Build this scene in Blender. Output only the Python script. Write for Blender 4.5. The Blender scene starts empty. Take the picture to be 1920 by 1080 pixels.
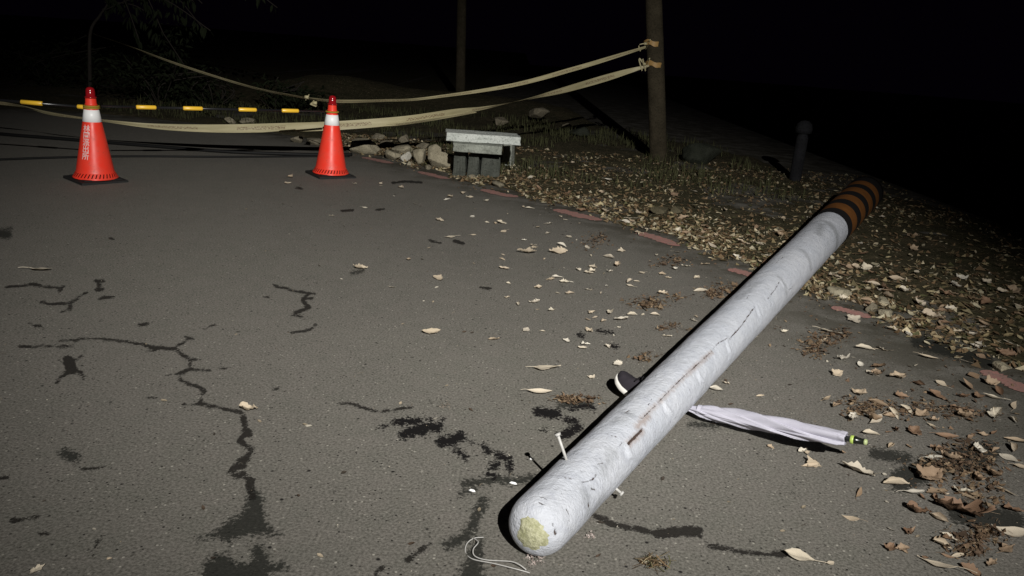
import bpy, bmesh, math, random
import numpy as np
from mathutils import Vector, Matrix, Euler
random.seed(7)
S = bpy.context.scene
COL = S.collection
rad = math.radians

# ------------------------------------------------------------------ camera
F_PX, PITCH, ROLL, CAM_H = 1478.0, rad(17.0), rad(4.5), 1.38
FW = np.array([0, math.cos(PITCH), -math.sin(PITCH)])
R0 = np.array([1.0, 0, 0]); U0 = np.array([0, math.sin(PITCH), math.cos(PITCH)])
RT = math.cos(ROLL)*R0 + math.sin(ROLL)*U0
UP = -math.sin(ROLL)*R0 + math.cos(ROLL)*U0
CP = np.array([0, 0, CAM_H])
cd = bpy.data.cameras.new('camera'); cam = bpy.data.objects.new('camera', cd); COL.objects.link(cam)
cd.sensor_width = 36; cd.lens = 36*F_PX/1920; cd.clip_start = .05; cd.clip_end = 400
M = Matrix.Identity(4)
for i in range(3):
    M[i][0] = RT[i]; M[i][1] = UP[i]; M[i][2] = -FW[i]; M[i][3] = CP[i]
cam.matrix_world = M
S.camera = cam

# ------------------------------------------------------------------ night sky, one unseen spot lamp high behind the camera, exposure
w = bpy.data.worlds.new('World'); S.world = w; w.use_nodes = True
bg = w.node_tree.nodes['Background']
bg.inputs[0].default_value = (.60, .27, 1.0, 1); bg.inputs[1].default_value = .0010
ld = bpy.data.lights.new('spot_lamp', 'SPOT'); lamp = bpy.data.objects.new('spot_lamp', ld); COL.objects.link(lamp)
LP = Vector((1.45, -3.6, 4.75)); LT = Vector((-.55, 7.4, 0))
lamp.location = LP; lamp.rotation_euler = (LT-LP).to_track_quat('-Z', 'Y').to_euler()
ld.energy = 5750; ld.color = (1, .98, .935); ld.spot_size = rad(51); ld.spot_blend = 1.0; ld.shadow_soft_size = .022
S.view_settings.view_transform = 'Standard'; S.view_settings.look = 'None'
S.view_settings.exposure = 0; S.view_settings.gamma = 1
S.render.engine = 'CYCLES'
S.cycles.use_denoising = True; S.cycles.max_bounces = 5

# ------------------------------------------------------------------ geometry maths
def ray(px, py):
    return FW + RT*(px-960)/F_PX - UP*(py-540)/F_PX
def at(px, py, z=0.0):
    d = ray(px, py); t = (z-CAM_H)/d[2]; return CP + t*d
def aty(px, py, y):
    d = ray(px, py); return CP + d*(y/d[1])
def proj(P):
    d = np.asarray(P, float)-CP; z = d@FW
    return 960+F_PX*(d@RT)/z, 540-F_PX*(d@UP)/z, z
def _hash(ix, iy, s):
    n = (ix*374761393 + iy*668265263 + s*974634777) & 0x7fffffff
    n = ((n ^ (n >> 13))*1274126177) & 0x7fffffff
    return ((n ^ (n >> 16)) & 0xffff)/65535.0
def vnoise(x, y, s=0):
    x = np.asarray(x, float); y = np.asarray(y, float)
    ix = np.floor(x).astype(np.int64); iy = np.floor(y).astype(np.int64)
    fx = x-ix; fy = y-iy; fx = fx*fx*(3-2*fx); fy = fy*fy*(3-2*fy)
    a = _hash(ix, iy, s); b = _hash(ix+1, iy, s); c = _hash(ix, iy+1, s); d = _hash(ix+1, iy+1, s)
    return (a*(1-fx)+b*fx)*(1-fy)+(c*(1-fx)+d*fx)*fy
def fbm(x, y, o=4, s=0):
    v = 0; a = .5
    for k in range(o):
        v = v+a*vnoise(x*2**k, y*2**k, s+k*17); a *= .5
    return v
def seg_dist(X, Y, pts, signed=False):
    best = np.full(X.shape, 1e9); sg = np.ones(X.shape)
    for (ax, ay), (bx, by) in zip(pts[:-1], pts[1:]):
        dx, dy = bx-ax, by-ay; L = dx*dx+dy*dy+1e-12
        t = np.clip(((X-ax)*dx+(Y-ay)*dy)/L, 0, 1)
        d = np.hypot(X-ax-t*dx, Y-ay-t*dy)
        m = d < best
        best = np.where(m, d, best)
        if signed:
            sg = np.where(m, np.where(dx*(Y-ay)-dy*(X-ax) < 0, 1, -1), sg)
    return best*sg

EDGE_PX = [(1890, 700), (1600, 577), (1395, 502), (1245, 444), (1085, 398), (940, 357), (715, 297), (610, 268), (480, 246), (330, 230), (150, 212), (0, 203), (-400, 185)]
EDGE = [(4.2, -6), (3.7, 0.3), (3.15, 2.3)] + [tuple(at(*p)[:2]) for p in EDGE_PX]
def verge_d(x, y):
    return seg_dist(np.asarray(x, float), np.asarray(y, float), EDGE, True)
def ground_h(x, y):
    x = np.asarray(x, float); y = np.asarray(y, float)
    d = verge_d(x, y)
    k = np.clip((d+.10)/.35, 0, 1); k = k*k*(3-2*k)
    h = -.05 + .065*k
    g = np.clip((d+.02)/.6, 0, 1)
    h = h + g*(.10*(fbm(x*1.3, y*1.3, 3, 3)-.42)+.035*(fbm(x*6, y*6, 3, 9)-.45)) + np.clip(d+.05, 0, .2)/.2*.018*(fbm(x*18, y*18, 2, 21)-.4)
    # bank that falls away to the right, mound and rise far behind
    b = np.clip((x-4.75-.25*np.sin(y*1.1)+.45*np.clip(y-9, 0, 14))/1.6, 0, 1); h = h - 2.6*b*b*(3-2*b)
    h = h + .42*np.exp(-(((x+4.3)/1.5)**2+((y-17.5)/1.6)**2)) +   .30*np.exp(-(((x+1.2)/2.4)**2+((y-17.8)/1.5)**2))
    return h

# ------------------------------------------------------------------ object helpers
def link(name, me, mat=None, parent=None):
    o = bpy.data.objects.new(name, me); COL.objects.link(o)
    if mat is not None:
        for m in (mat if isinstance(mat, (list, tuple)) else [mat]): me.materials.append(m)
    if parent is not None: o.parent = parent
    return o
def tag(o, label=None, cat=None, group=None, kind=None):
    if label: o['label'] = label
    if cat: o['category'] = cat
    if group: o['group'] = group
    if kind: o['kind'] = kind
    return o
def thing(name, label, cat, loc=(0, 0, 0), rz=0.0, group=None):
    o = bpy.data.objects.new(name, None); COL.objects.link(o)
    o.location = loc; o.rotation_euler = (0, 0, rz); o.empty_display_size = .1
    return tag(o, label, cat, group)
def mesh(name, V, Fc, smooth=True):
    me = bpy.data.meshes.new(name); me.from_pydata([tuple(map(float, v)) for v in V], [], Fc)
    me.update()
    if smooth: me.polygons.foreach_set('use_smooth', [True]*len(me.polygons))
    return me
class MB:
    def __init__(s): s.V = []; s.F = []; s.mi = []
    def add(s, V, Fc, mi=0):
        n = len(s.V); s.V += [tuple(map(float, v)) for v in V]; s.F += [tuple(i+n for i in f) for f in Fc]; s.mi += [mi]*len(Fc)
    def grid(s, P, nu, nv, closev=False, mi=0):   # P[u][v]
        V = [P[i][j] for i in range(nu) for j in range(nv)]; Fc = []
        for i in range(nu-1):
            for j in range(nv if closev else nv-1):
                k = (j+1) % nv; Fc.append((i*nv+j, i*nv+k, (i+1)*nv+k, (i+1)*nv+j))
        s.add(V, Fc, mi)
    def lathe(s, prof, n=32, mi=0, c=(0, 0, 0)):
        P = [[(c[0]+r*math.cos(2*math.pi*j/n), c[1]+r*math.sin(2*math.pi*j/n), c[2]+z) for j in range(n)] for r, z in prof]
        s.grid(P, len(prof), n, True, mi)
    def tube(s, pts, r, n=8, mi=0, cap=True):
        pts = [Vector(tuple(map(float, p))) for p in pts]; rr = r if isinstance(r, (list, tuple)) else [r]*len(pts)
        P = []; up = Vector((0, 0, 1))
        T0 = (pts[1]-pts[0]).normalized()
        if abs(T0.z) > .9: up = Vector((1, 0, 0))
        nrm = T0.cross(up).normalized()
        for i, p in enumerate(pts):
            T = (pts[min(i+1, len(pts)-1)]-pts[max(i-1, 0)]).normalized()
            nrm = (nrm-T*nrm.dot(T)).normalized(); b = T.cross(nrm)
            P.append([p+rr[i]*(math.cos(2*math.pi*j/n)*nrm+math.sin(2*math.pi*j/n)*b) for j in range(n)])
        s.grid(P, len(pts), n, True, mi)
        if cap:
            n0 = len(s.V)-len(pts)*n
            s.F.append(tuple(n0+j for j in range(n))[::-1]); s.mi.append(mi)
            s.F.append(tuple(n0+(len(pts)-1)*n+j for j in range(n))); s.mi.append(mi)
    def build(s, name, mat, parent=None, smooth=True, bevel=0):
        me = mesh(name, s.V, s.F, smooth)
        o = link(name, me, mat, parent)
        if any(s.mi): me.polygons.foreach_set('material_index', s.mi)
        if bevel:
            b = o.modifiers.new('bevel', 'BEVEL'); b.width = bevel; b.segments = 2; b.limit_method = 'ANGLE'
        bm = bmesh.new(); bm.from_mesh(me); bmesh.ops.recalc_face_normals(bm, faces=bm.faces); bm.to_mesh(me); bm.free()
        return o
def catmull(P, n=8):
    P = [np.array(p, float) for p in P]; out = []
    for i in range(len(P)-1):
        a = P[max(i-1, 0)]; b = P[i]; c = P[i+1]; d = P[min(i+2, len(P)-1)]
        for k in range(n):
            t = k/n; out.append(.5*((2*b)+(c-a)*t+(2*a-5*b+4*c-d)*t*t+(3*b-a-3*c+d)*t**3))
    out.append(P[-1]); return out

# ------------------------------------------------------------------ materials
class NT:
    def __init__(s, name, rough=.7, spec=.3):
        s.m = bpy.data.materials.new(name); s.m.use_nodes = True; s.t = s.m.node_tree
        s.b = s.t.nodes['Principled BSDF']; s.b.inputs['Roughness'].default_value = rough
        s.b.inputs['Specular IOR Level'].default_value = spec
    def n(s, ty, **kw):
        x = s.t.nodes.new(ty)
        for k, v in kw.items():
            if k in x.inputs: x.inputs[k].default_value = v
            else: setattr(x, k, v)
        return x
    def l(s, a, b): s.t.links.new(a, b)
    def co(s, kind='Object'):
        return s.n('ShaderNodeTexCoord').outputs[kind]
    def noise(s, vec, scale, detail=4, rough=.55):
        x = s.n('ShaderNodeTexNoise'); x.inputs['Scale'].default_value = scale; x.inputs['Detail'].default_value = detail
        x.inputs['Roughness'].default_value = rough
        if vec is not None: s.l(vec, x.inputs['Vector'])
        return x.outputs['Fac']
    def vor(s, vec, scale, out='Distance', feat='F1'):
        x = s.n('ShaderNodeTexVoronoi'); x.feature = feat; x.inputs['Scale'].default_value = scale; s.l(vec, x.inputs['Vector']); return x.outputs[out]
    def ramp(s, v, a, b, c0=(0, 0, 0, 1), c1=(1, 1, 1, 1)):
        x = s.n('ShaderNodeValToRGB'); x.color_ramp.elements[0].position = a; x.color_ramp.elements[1].position = b
        x.color_ramp.elements[0].color = c0 if len(c0) == 4 else (*c0, 1); x.color_ramp.elements[1].color = c1 if len(c1) == 4 else (*c1, 1)
        s.l(v, x.inputs[0]); return x.outputs[0]
    def math(s, op, a, b=None, c=None):
        x = s.n('ShaderNodeMath'); x.operation = op
        for i, v in enumerate((a, b, c)):
            if v is None: continue
            if hasattr(v, 'links'): s.l(v, x.inputs[i])
            else: x.inputs[i].default_value = v
        return x.outputs[0]
    def rng(s, v, a, b, c=0.0, d=1.0):
        x = s.n('ShaderNodeMapRange'); s.l(v, x.inputs[0])
        for i, q in enumerate((a, b, c, d)): x.inputs[i+1].default_value = q
        return x.outputs[0]
    def mix(s, f, a, b, bt='MIX'):
        x = s.n('ShaderNodeMix'); x.data_type = 'RGBA'; x.blend_type = bt
        for i, v in ((0, f), (6, a), (7, b)):
            if hasattr(v, 'links'): s.l(v, x.inputs[i])
            else: x.inputs[i].default_value = v if i == 0 else (v if len(v) == 4 else (*v, 1))
        return x.outputs[2]
    def attr(s, name, out='Fac'):
        x = s.n('ShaderNodeAttribute'); x.attribute_name = name; return x.outputs[out]
    def col(s, c): 
        if hasattr(c, 'links'): s.l(c, s.b.inputs['Base Color'])
        else: s.b.inputs['Base Color'].default_value = (*c, 1)
        return s
    def bump(s, h, strength=.3, dist=.005):
        x = s.n('ShaderNodeBump'); x.inputs['Strength'].default_value = strength; x.inputs['Distance'].default_value = dist
        s.l(h, x.inputs['Height']); s.l(x.outputs[0], s.b.inputs['Normal']); return s
    def rough(s, v): s.l(v, s.b.inputs['Roughness']); return s
def simple(name, c, rough=.6, spec=.3, var=.25, scale=40, bump=0.0):
    k = NT(name, rough, spec); n = k.noise(k.co(), scale)
    d = tuple(x*(1-var) for x in c); e = tuple(min(1, x*(1+var)) for x in c)
    k.col(k.mix(n, d, e))
    if bump: k.bump(k.noise(k.co(), scale*3), bump, .004)
    return k.m

def m_asphalt():
    k = NT('asphalt', .85, .25); c = k.co()
    big = k.noise(c, 1.1, 4, .6); mid = k.noise(c, 9, 4, .6); fine = k.noise(c, 110, 3, .7)
    hue = k.noise(c, .55, 3, .5)
    base = k.mix(k.rng(big, .32, .68), (.118, .117, .096), (.160, .149, .129))
    base = k.mix(k.math('MULTIPLY', k.rng(hue, .42, .62), .7), base, (.140, .142, .112))
    worn = k.noise(c, 2.6, 6, .7)
    base = k.mix(k.math('MULTIPLY', k.rng(worn, .54, .70), .5), base, (.085, .082, .068))
    base = k.mix(k.math('MULTIPLY', k.rng(worn, .46, .30), .45), base, (.21, .195, .17))
    base = k.mix(k.rng(mid, .35, .65), base, k.mix(.5, base, (.205, .182, .162)))
    base = k.mix(k.rng(fine, .32, .68), k.mix(.62, base, (.04, .038, .032)), k.mix(.55, base, (.30, .28, .25)))
    # aggregate: pale and dark stones, tiny pits
    v = k.n('ShaderNodeTexVoronoi'); v.inputs['Scale'].default_value = 95; k.l(c, v.inputs['Vector'])
    sep = k.n('ShaderNodeSeparateColor'); k.l(v.outputs['Color'], sep.inputs[0])
    inn = k.rng(v.outputs['Distance'], .30, .42, 1, 0)
    pale = k.math('MULTIPLY', k.rng(sep.outputs[0], .945, .995), inn)
    dark = k.math('MULTIPLY', k.rng(sep.outputs[1], .90, .98), inn)
    base = k.mix(pale, base, (.38, .36, .31)); base = k.mix(dark, base, (.022, .02, .018))
    v2 = k.n('ShaderNodeTexVoronoi'); v2.inputs['Scale'].default_value = 26; k.l(c, v2.inputs['Vector'])
    s2 = k.n('ShaderNodeSeparateColor'); k.l(v2.outputs['Color'], s2.inputs[0])
    pit = k.math('MULTIPLY', k.rng(s2.outputs[0], .93, .94), k.rng(v2.outputs['Distance'], .10, .2, 1, 0))
    chip = k.math('MULTIPLY', k.rng(s2.outputs[1], .972, .978), k.rng(v2.outputs['Distance'], .05, .10, 1, 0))
    base = k.mix(pit, base, (.014, .013, .012)); base = k.mix(chip, base, (.45, .43, .38))
    # dirt washed over the asphalt near the verge
    dirt = k.math('MULTIPLY', k.attr('dirt'), k.rng(k.noise(c, 3.2, 6, .7), .36, .56))
    base = k.mix(dirt, base, (.060, .054, .040))
    # damp stains and cracks with ragged rims
    rag = k.math('SUBTRACT', k.noise(c, 70, 4, .7), .5)
    st = k.rng(k.math('ADD', k.attr('stain'), k.math('MULTIPLY', rag, .10)), -.005, .008, 1, 0)
    base = k.mix(k.math('MULTIPLY', st, .88), base, (.014, .015, .012))
    rag2 = k.math('SUBTRACT', k.noise(c, 55, 5, .75), .5)
    tr = k.rng(k.math('ADD', k.attr('tar'), k.math('MULTIPLY', rag2, .085)), -.003, .004, 1, 0)
    base = k.mix(tr, base, (.006, .005, .005))
    rag3 = k.math('SUBTRACT', k.noise(c, 24, 3, .6), .5)
    wob = k.math('ADD', k.math('MULTIPLY', rag3, .030), k.math('MULTIPLY', k.math('SUBTRACT', k.noise(c, 130, 3, .7), .5), .022))
    cr = k.rng(k.math('ADD', k.attr('crack'), wob), -.0015, .0025, 1, 0)
    base = k.mix(k.math('MULTIPLY', cr, .92), base, (.012, .010, .008))
    k.col(base)
    h = k.math('ADD', k.math('MULTIPLY', fine, .8), k.math('MULTIPLY', k.noise(c, 260, 2), .5))
    h = k.math('SUBTRACT', h, k.math('MULTIPLY', cr, 6.0)); h = k.math('SUBTRACT', h, k.math('MULTIPLY', tr, 2.0))
    k.bump(h, .55, .0035)
    return k.m
def m_earth():
    k = NT('earth', .95, .15); c = k.co()
    a = k.noise(c, .9, 5, .6); b = k.noise(c, 7, 5, .7); f = k.noise(c, 45, 4, .7)
    base = k.mix(k.rng(a, .35, .65), (.050, .044, .023), (.088, .070, .042))
    base = k.mix(k.rng(b, .4, .62), base, (.032, .032, .015))
    base = k.mix(k.rng(f, .5, .75), base, (.12, .10, .06))
    v = k.n('ShaderNodeTexVoronoi'); v.inputs['Scale'].default_value = 38; k.l(c, v.inputs['Vector'])
    s2 = k.n('ShaderNodeSeparateColor'); k.l(v.outputs['Color'], s2.inputs[0])
    bit = k.math('MULTIPLY', k.rng(s2.outputs[0], .86, .88), k.rng(v.outputs['Distance'], .25, .4, 1, 0))
    base = k.mix(bit, base, k.mix(s2.outputs[2], (.20, .15, .085), (.32, .27, .18)))
    k.col(base); k.bump(k.math('ADD', f, k.math('MULTIPLY', b, 2)), .9, .012)
    return k.m
def m_pole():
    k = NT('pole_paint', .62, .3); c = k.attr('pc', 'Vector'); o = k.co()
    n1 = k.noise(o, 3.2, 5, .65); n2 = k.noise(o, 22, 5, .7); n3 = k.noise(o, 120, 3, .7)
    base = k.mix(k.rng(n1, .3, .7), (.47, .495, .55), (.58, .595, .64))
    base = k.mix(k.rng(n2, .50, .74), base, (.45, .47, .53))
    x = k.n('ShaderNodeMapping'); x.inputs['Scale'].default_value = (1.6, 26, 26); k.l(o, x.inputs[0])
    st = k.noise(x.outputs[0], 2.2, 5, .7)
    base = k.mix(k.math('MULTIPLY', k.rng(st, .55, .75), .5), base, (.38, .385, .40))
    base = k.mix(k.rng(n3, .62, .74), base, k.mix(.5, base, (.30, .29, .28)))
    base = k.mix(k.math('MULTIPLY', k.rng(n2, .66, .70), k.rng(n3, .5, .6)), base, (.16, .14, .13))
    # grey grime patches, rust bleeding from the split, hairline cracks
    rag = k.math('SUBTRACT', k.noise(o, 60, 5, .75), .5)
    gr = k.rng(k.math('ADD', k.attr('grime'), k.math('MULTIPLY', rag, .12)), -.02, .03, 1, 0)
    base = k.mix(k.math('MULTIPLY', gr, .6), base, (.22, .23, .24))
    ru = k.rng(k.math('ADD', k.attr('rust'), k.math('MULTIPLY', rag, .045)), -.006, .014, 1, 0)
    base = k.mix(k.math('MULTIPLY', ru, .6), base, (.27, .19, .145))
    cr = k.rng(k.math('ADD', k.attr('crack'), k.math('MULTIPLY', rag, .011)), -.0010, .0012, 1, 0)
    base = k.mix(cr, base, (.07, .045, .035))
    k.col(base)
    h = k.math('ADD', n3, k.math('MULTIPLY', n2, 1.5)); h = k.math('SUBTRACT', h, k.math('MULTIPLY', cr, 3))
    h = k.math('ADD', h, k.math('MULTIPLY', k.noise(o, 14, 6, .75), 3)); k.bump(h, .6, .005)
    return k.m
def m_leaf(name, cols, rough=.6):
    k = NT(name, rough, .25); oi = k.n('ShaderNodeObjectInfo').outputs['Random']; c = k.co()
    r = k.n('ShaderNodeValToRGB'); r.color_ramp.elements[0].color = (*cols[0], 1); r.color_ramp.elements[1].color = (*cols[-1], 1)
    for i, q in enumerate(cols[1:-1]):
        e = r.color_ramp.elements.new((i+1)/(len(cols)-1)); e.color = (*q, 1)
    k.l(oi, r.inputs[0])
    n = k.noise(c, 60, 4, .7)
    base = k.mix(k.rng(n, .35, .7), r.outputs[0], k.mix(.28, r.outputs[0], (.12, .08, .05)))
    k.col(base); k.bump(k.noise(c, 120, 3), .4, .002)
    return k.m
def m_attrcol(name, rough=.75):
    k = NT(name, rough, .2); k.col(k.mix(k.rng(k.noise(k.co(), 90, 3), .3, .7), k.attr('tint', 'Color'), k.mix(.45, k.attr('tint', 'Color'), (.03, .02, .012))))
    return k.m
def m_rock(name, a, b):
    k = NT(name, .88, .2); c = k.co(); n = k.noise(c, 6, 6, .65); f = k.noise(c, 50, 4, .7)
    base = k.mix(k.rng(n, .35, .65), a, b); base = k.mix(k.rng(f, .5, .72), base, tuple(x*.5 for x in a))
    k.col(base); k.bump(k.math('ADD', k.math('MULTIPLY', n, 2), f), .7, .012)
    return k.m
def m_tape():
    k = NT('barrier_tape_plastic', .45, .35); u = k.co('UV'); sp = k.n('ShaderNodeSeparateXYZ'); k.l(u, sp.inputs[0])
    n = k.noise(u, 3, 4); base = k.mix(k.rng(n, .3, .7), (.34, .30, .17), (.46, .41, .25))
    mp = k.n('ShaderNodeMapping'); mp.inputs['Scale'].default_value = (26, 7, 1); k.l(u, mp.inputs[0])
    g = k.noise(mp.outputs[0], 1.6, 2, .5)
    band = k.math('MULTIPLY', k.rng(sp.outputs[1], .28, .34), k.rng(sp.outputs[1], .66, .72, 1, 0))
    word = k.rng(k.math('FRACT', k.math('MULTIPLY', sp.outputs[0], 1.1)), .55, .56, 1, 0)
    base = k.mix(k.math('MULTIPLY', k.math('MULTIPLY', k.math('MULTIPLY', band, word), k.rng(g, .48, .53)), .85), base, (.16, .10, .06))
    k.col(base)
    k.bump(k.noise(u, 14, 3), .3, .006)
    return k.m
def m_fabric():
    k = NT('umbrella_fabric', .75, .2); c = k.co()
    n = k.noise(c, 9, 4); w_ = k.n('ShaderNodeTexWave'); w_.inputs['Scale'].default_value = 260; k.l(c, w_.inputs[0])
    k.col(k.mix(n, (.40, .39, .46), (.52, .51, .58))); k.bump(k.math('ADD', k.noise(c, 30, 4), k.math('MULTIPLY', w_.outputs[1], .15)), .35, .004)
    return k.m

MA, ME, MP = m_asphalt(), m_earth(), m_pole()
M_LEAF = m_leaf('pale_dry_leaf', [(.56, .47, .35), (.68, .62, .50), (.46, .36, .25), (.70, .66, .57), (.50, .42, .31)])
M_LEAFB = m_leaf('brown_dry_leaf', [(.30, .20, .13), (.20, .12, .075), (.42, .32, .22), (.24, .16, .10)])
M_TINT = m_attrcol('leaf_litter_mix')
def m_red():
    k = NT('red_cone_plastic', .32, .55); c = k.co(); n = k.noise(c, 9, 6, .7); f = k.noise(c, 60, 4, .7)
    b = k.mix(k.rng(n, .35, .7), (.96, .048, .026), (.88, .062, .034))
    b = k.mix(k.math('MULTIPLY', k.math('MULTIPLY', k.rng(n, .55, .68), k.rng(f, .48, .6)), .55), b, (.20, .045, .03))
    k.col(b); k.rough(k.rng(n, .3, .7, .26, .5)); return k.m
M_RED = m_red()
M_DARKRED = simple('red_lamp_lens', (.30, .008, .012), .15, .6, .1, 30)
M_WHITE = simple('white_reflective_band', (.97, .97, .97), .4, .5, .01)
M_RUBBER = simple('black_rubber', (.016, .016, .016), .7, .3, .3)
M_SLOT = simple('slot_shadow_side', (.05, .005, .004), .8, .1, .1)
M_CABLE = simple('cable_sheath', (.008, .008, .008), .6, .2, .2)
M_YEL = simple('yellow_reflective_sleeve', (1.0, .60, .05), .3, .6, .03)
M_BLKBAR = simple('black_bar_plastic', (.014, .014, .015), .22, .6, .1)
M_TAPE = m_tape()
M_RUST = simple('rusted_steel', (.12, .075, .05), .7, .4, .3)
M_GALV = simple('galvanised_steel', (.45, .44, .42), .45, .5, .2, 60, .2)
M_ORANGE = simple('orange_stripe', (.17, .066, .016), .65, .25, .45, 12, .3)  # orange darkened all over to imitate the beam fading at the foot
M_BLACK = simple('black_stripe', (.012, .011, .011), .6, .3, .3, 14)
M_FOAM = None
M_FAB = m_fabric()
M_SHOE = simple('black_canvas', (.030, .026, .032), .85, .2, .25, 200, .3)
M_SOLE = simple('white_rubber_sole', (.68, .66, .62), .6, .3, .12, 30)
M_LACE = simple('black_lace', (.010, .009, .010), .9, .1, .2)
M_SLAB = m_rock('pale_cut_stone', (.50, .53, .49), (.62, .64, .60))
M_SLABD = m_rock('darker_cut_stone', (.20, .21, .18), (.36, .38, .33))  # darker tone for the lower slab and its prop
M_ROCKA = m_rock('tan_field_stone', (.26, .23, .16), (.36, .32, .23))
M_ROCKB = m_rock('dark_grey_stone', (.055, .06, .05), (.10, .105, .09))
M_ROCKD = m_rock('dimmed_grey_stone', (.018, .021, .014), (.035, .038, .028))  # grey stone darkened to stand in for weak light on the far boulders
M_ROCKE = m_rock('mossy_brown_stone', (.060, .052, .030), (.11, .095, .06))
M_ROCKC = m_rock('brown_field_stone', (.16, .14, .10), (.24, .21, .15))
M_BARK = m_rock('weathered_wood', (.030, .024, .014), (.052, .042, .026))
M_LINE = None

# ------------------------------------------------------------------ road with its cracks and stains
def c7(l): return [(x/3, 480+y/3) for x, y in l]
def c8(l): return [(300+x/3, 720+y/3) for x, y in l]
def c2(l): return [(640+x/3, 720+y/3) for x, y in l]
CRACKS = [  # polyline in picture units, half width
    (c7([(340, 475), (420, 470), (480, 465), (560, 468), (640, 474), (700, 480), (760, 490), (800, 495)]), 1.7),
    (c7([(800, 495), (850, 515), (990, 520), (1020, 555), (1070, 580), (1065, 640), (1000, 665), (1010, 690), (1060, 720), (1130, 740), (1150, 760), (1135, 790), (1130, 830), (1240, 855), (1300, 872), (1350, 880), (1375, 900)]), 3.0),
    (c7([(1375, 900), (1370, 940), (1400, 990), (1350, 1030), (1380, 1065)]), 4.2),
    (c8([(465, 180), (490, 260), (450, 320), (510, 370), (495, 420), (455, 470)]), 4.6),
    (c8([(500, 400), (440, 440), (400, 490)]), 5), (c8([(430, 515), (480, 510), (520, 545), (500, 580), (520, 630)]), 6),
    (c8([(470, 260), (510, 285)]), 3.5), (c8([(480, 340), (520, 360)]), 3),
    (c7([(980, 520), (1030, 490), (1060, 460)]), 2.2), (c7([(1040, 455), (1085, 468)]), 2.2), (c7([(110, 508), (250, 510), (420, 505)]), 1.6),
    (c7([(1070, 645), (1120, 640), (1185, 640)]), 1.6), (c7([(930, 672), (1000, 662)]), 1.2), (c7([(1220, 635), (1290, 632)]), .8),
    (c7([(820, 535), (880, 530)]), 1.4), (c7([(1070, 580), (1105, 580)]), 1.6), (c7([(1030, 832), (1130, 832)]), .8),
    (c7([(30, 178), (120, 165), (180, 160), (240, 170), (350, 180)]), 1.8), (c7([(355, 170), (330, 200)]), 2.5), (c7([(175, 158), (205, 160)]), 3),
    (c7([(230, 260), (290, 272), (380, 265), (430, 245), (460, 220), (490, 205)]), 1.9), (c7([(395, 262), (395, 300)]), 3.4), (c7([(340, 315), (370, 308)]), 1),
    (c7([(535, 140), (585, 140)]), 2.8), (c7([(550, 145), (560, 165), (545, 195), (580, 185)]), 3), (c7([(555, 240), (600, 230), (640, 231)]), 2),
    (c7([(160, 375), (190, 390), (230, 395), (245, 410)]), 1.3), (c7([(780, 386), (835, 384)]), 2.6),
    (c7([(1540, 165), (1580, 178), (1600, 178), (1660, 200), (1770, 210)]), 2.0), (c7([(1740, 210), (1700, 250), (1740, 290), (1660, 320)]), 3.4), (c7([(1640, 335), (1690, 340), (1720, 355)]), 1.6),
    (c7([(1720, 235), (1755, 240)]), 2.4), (c7([(1680, 425), (1740, 415), (1780, 385)]), 2), (c7([(1630, 435), (1680, 425)]), .8), (c7([(1480, 225), (1520, 232)]), .9),
    (c7([(385, 590), (400, 640)]), 10), (c7([(420, 590), (465, 560)]), 2.2), (c7([(385, 650), (345, 680), (318, 710)]), 3), (c7([(420, 640), (460, 660), (465, 685)]), 3),
    (c7([(820, 795), (880, 797)]), 1), (c7([(1150, 410), (1210, 385)]), .8), (c7([(1530, 752), (1565, 748)]), 1),
    (c8([(1000, 110), (1060, 108), (1110, 118), (1160, 140), (1220, 155)]), 1.9), (c8([(1250, 155), (1350, 138), (1420, 130)]), 1.5),
    ([(1116, 966), (1144, 982), (1185, 990), (1226, 999)], 4.5), ([(1226, 999), (1265, 1003), (1307, 998), (1324, 1019), (1380, 1033), (1440, 1040), (1480, 1038)], 3.4), ([(1235, 1000), (1270, 996), (1312, 997)], 8),
    ([(21, 976), (50, 972), (73, 968)], 2), ([(174, 1039), (180, 1018), (193, 1002)], 2.4), ([(0, 898), (16, 894)], 2), ([(75, 1000), (93, 1000)], 2.4), ([(150, 882), (172, 878), (198, 874)], 1.3),
    ([(555, 352), (567, 354)], 2), ([(735, 343), (760, 340), (790, 342)], 2), ([(640, 395), (662, 394)], 2), ([(705, 393), (720, 392)], 1.6), ([(805, 450), (826, 456)], 1.8), ([(852, 452), (868, 456)], 3.2), ([(900, 539), (922, 541)], 1.5), ([(205, 445), (213, 449)], 2),
    (c2([(370, 990), (410, 960), (450, 930), (500, 900)]), 3.5), (c2([(200, 1065), (225, 1045), (230, 1030)]), 3),
]
STAINS_POLY = [
    c8([(500, 590), (560, 600), (580, 660), (590, 760), (640, 830), (680, 855), (580, 850), (470, 850), (380, 890), (330, 855), (215, 875), (310, 830), (400, 760), (470, 720), (490, 650)]),
    c8([(250, 1010), (300, 970), (380, 950), (410, 1000), (470, 1010), (530, 990), (510, 910), (560, 900), (600, 950), (620, 1010), (710, 1010), (720, 1040), (620, 1060), (600, 1130), (250, 1130)]),
    c2([(770, 850), (800, 900), (795, 1000), (790, 1120), (640, 1120), (690, 1020), (720, 940)]),
]
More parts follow.
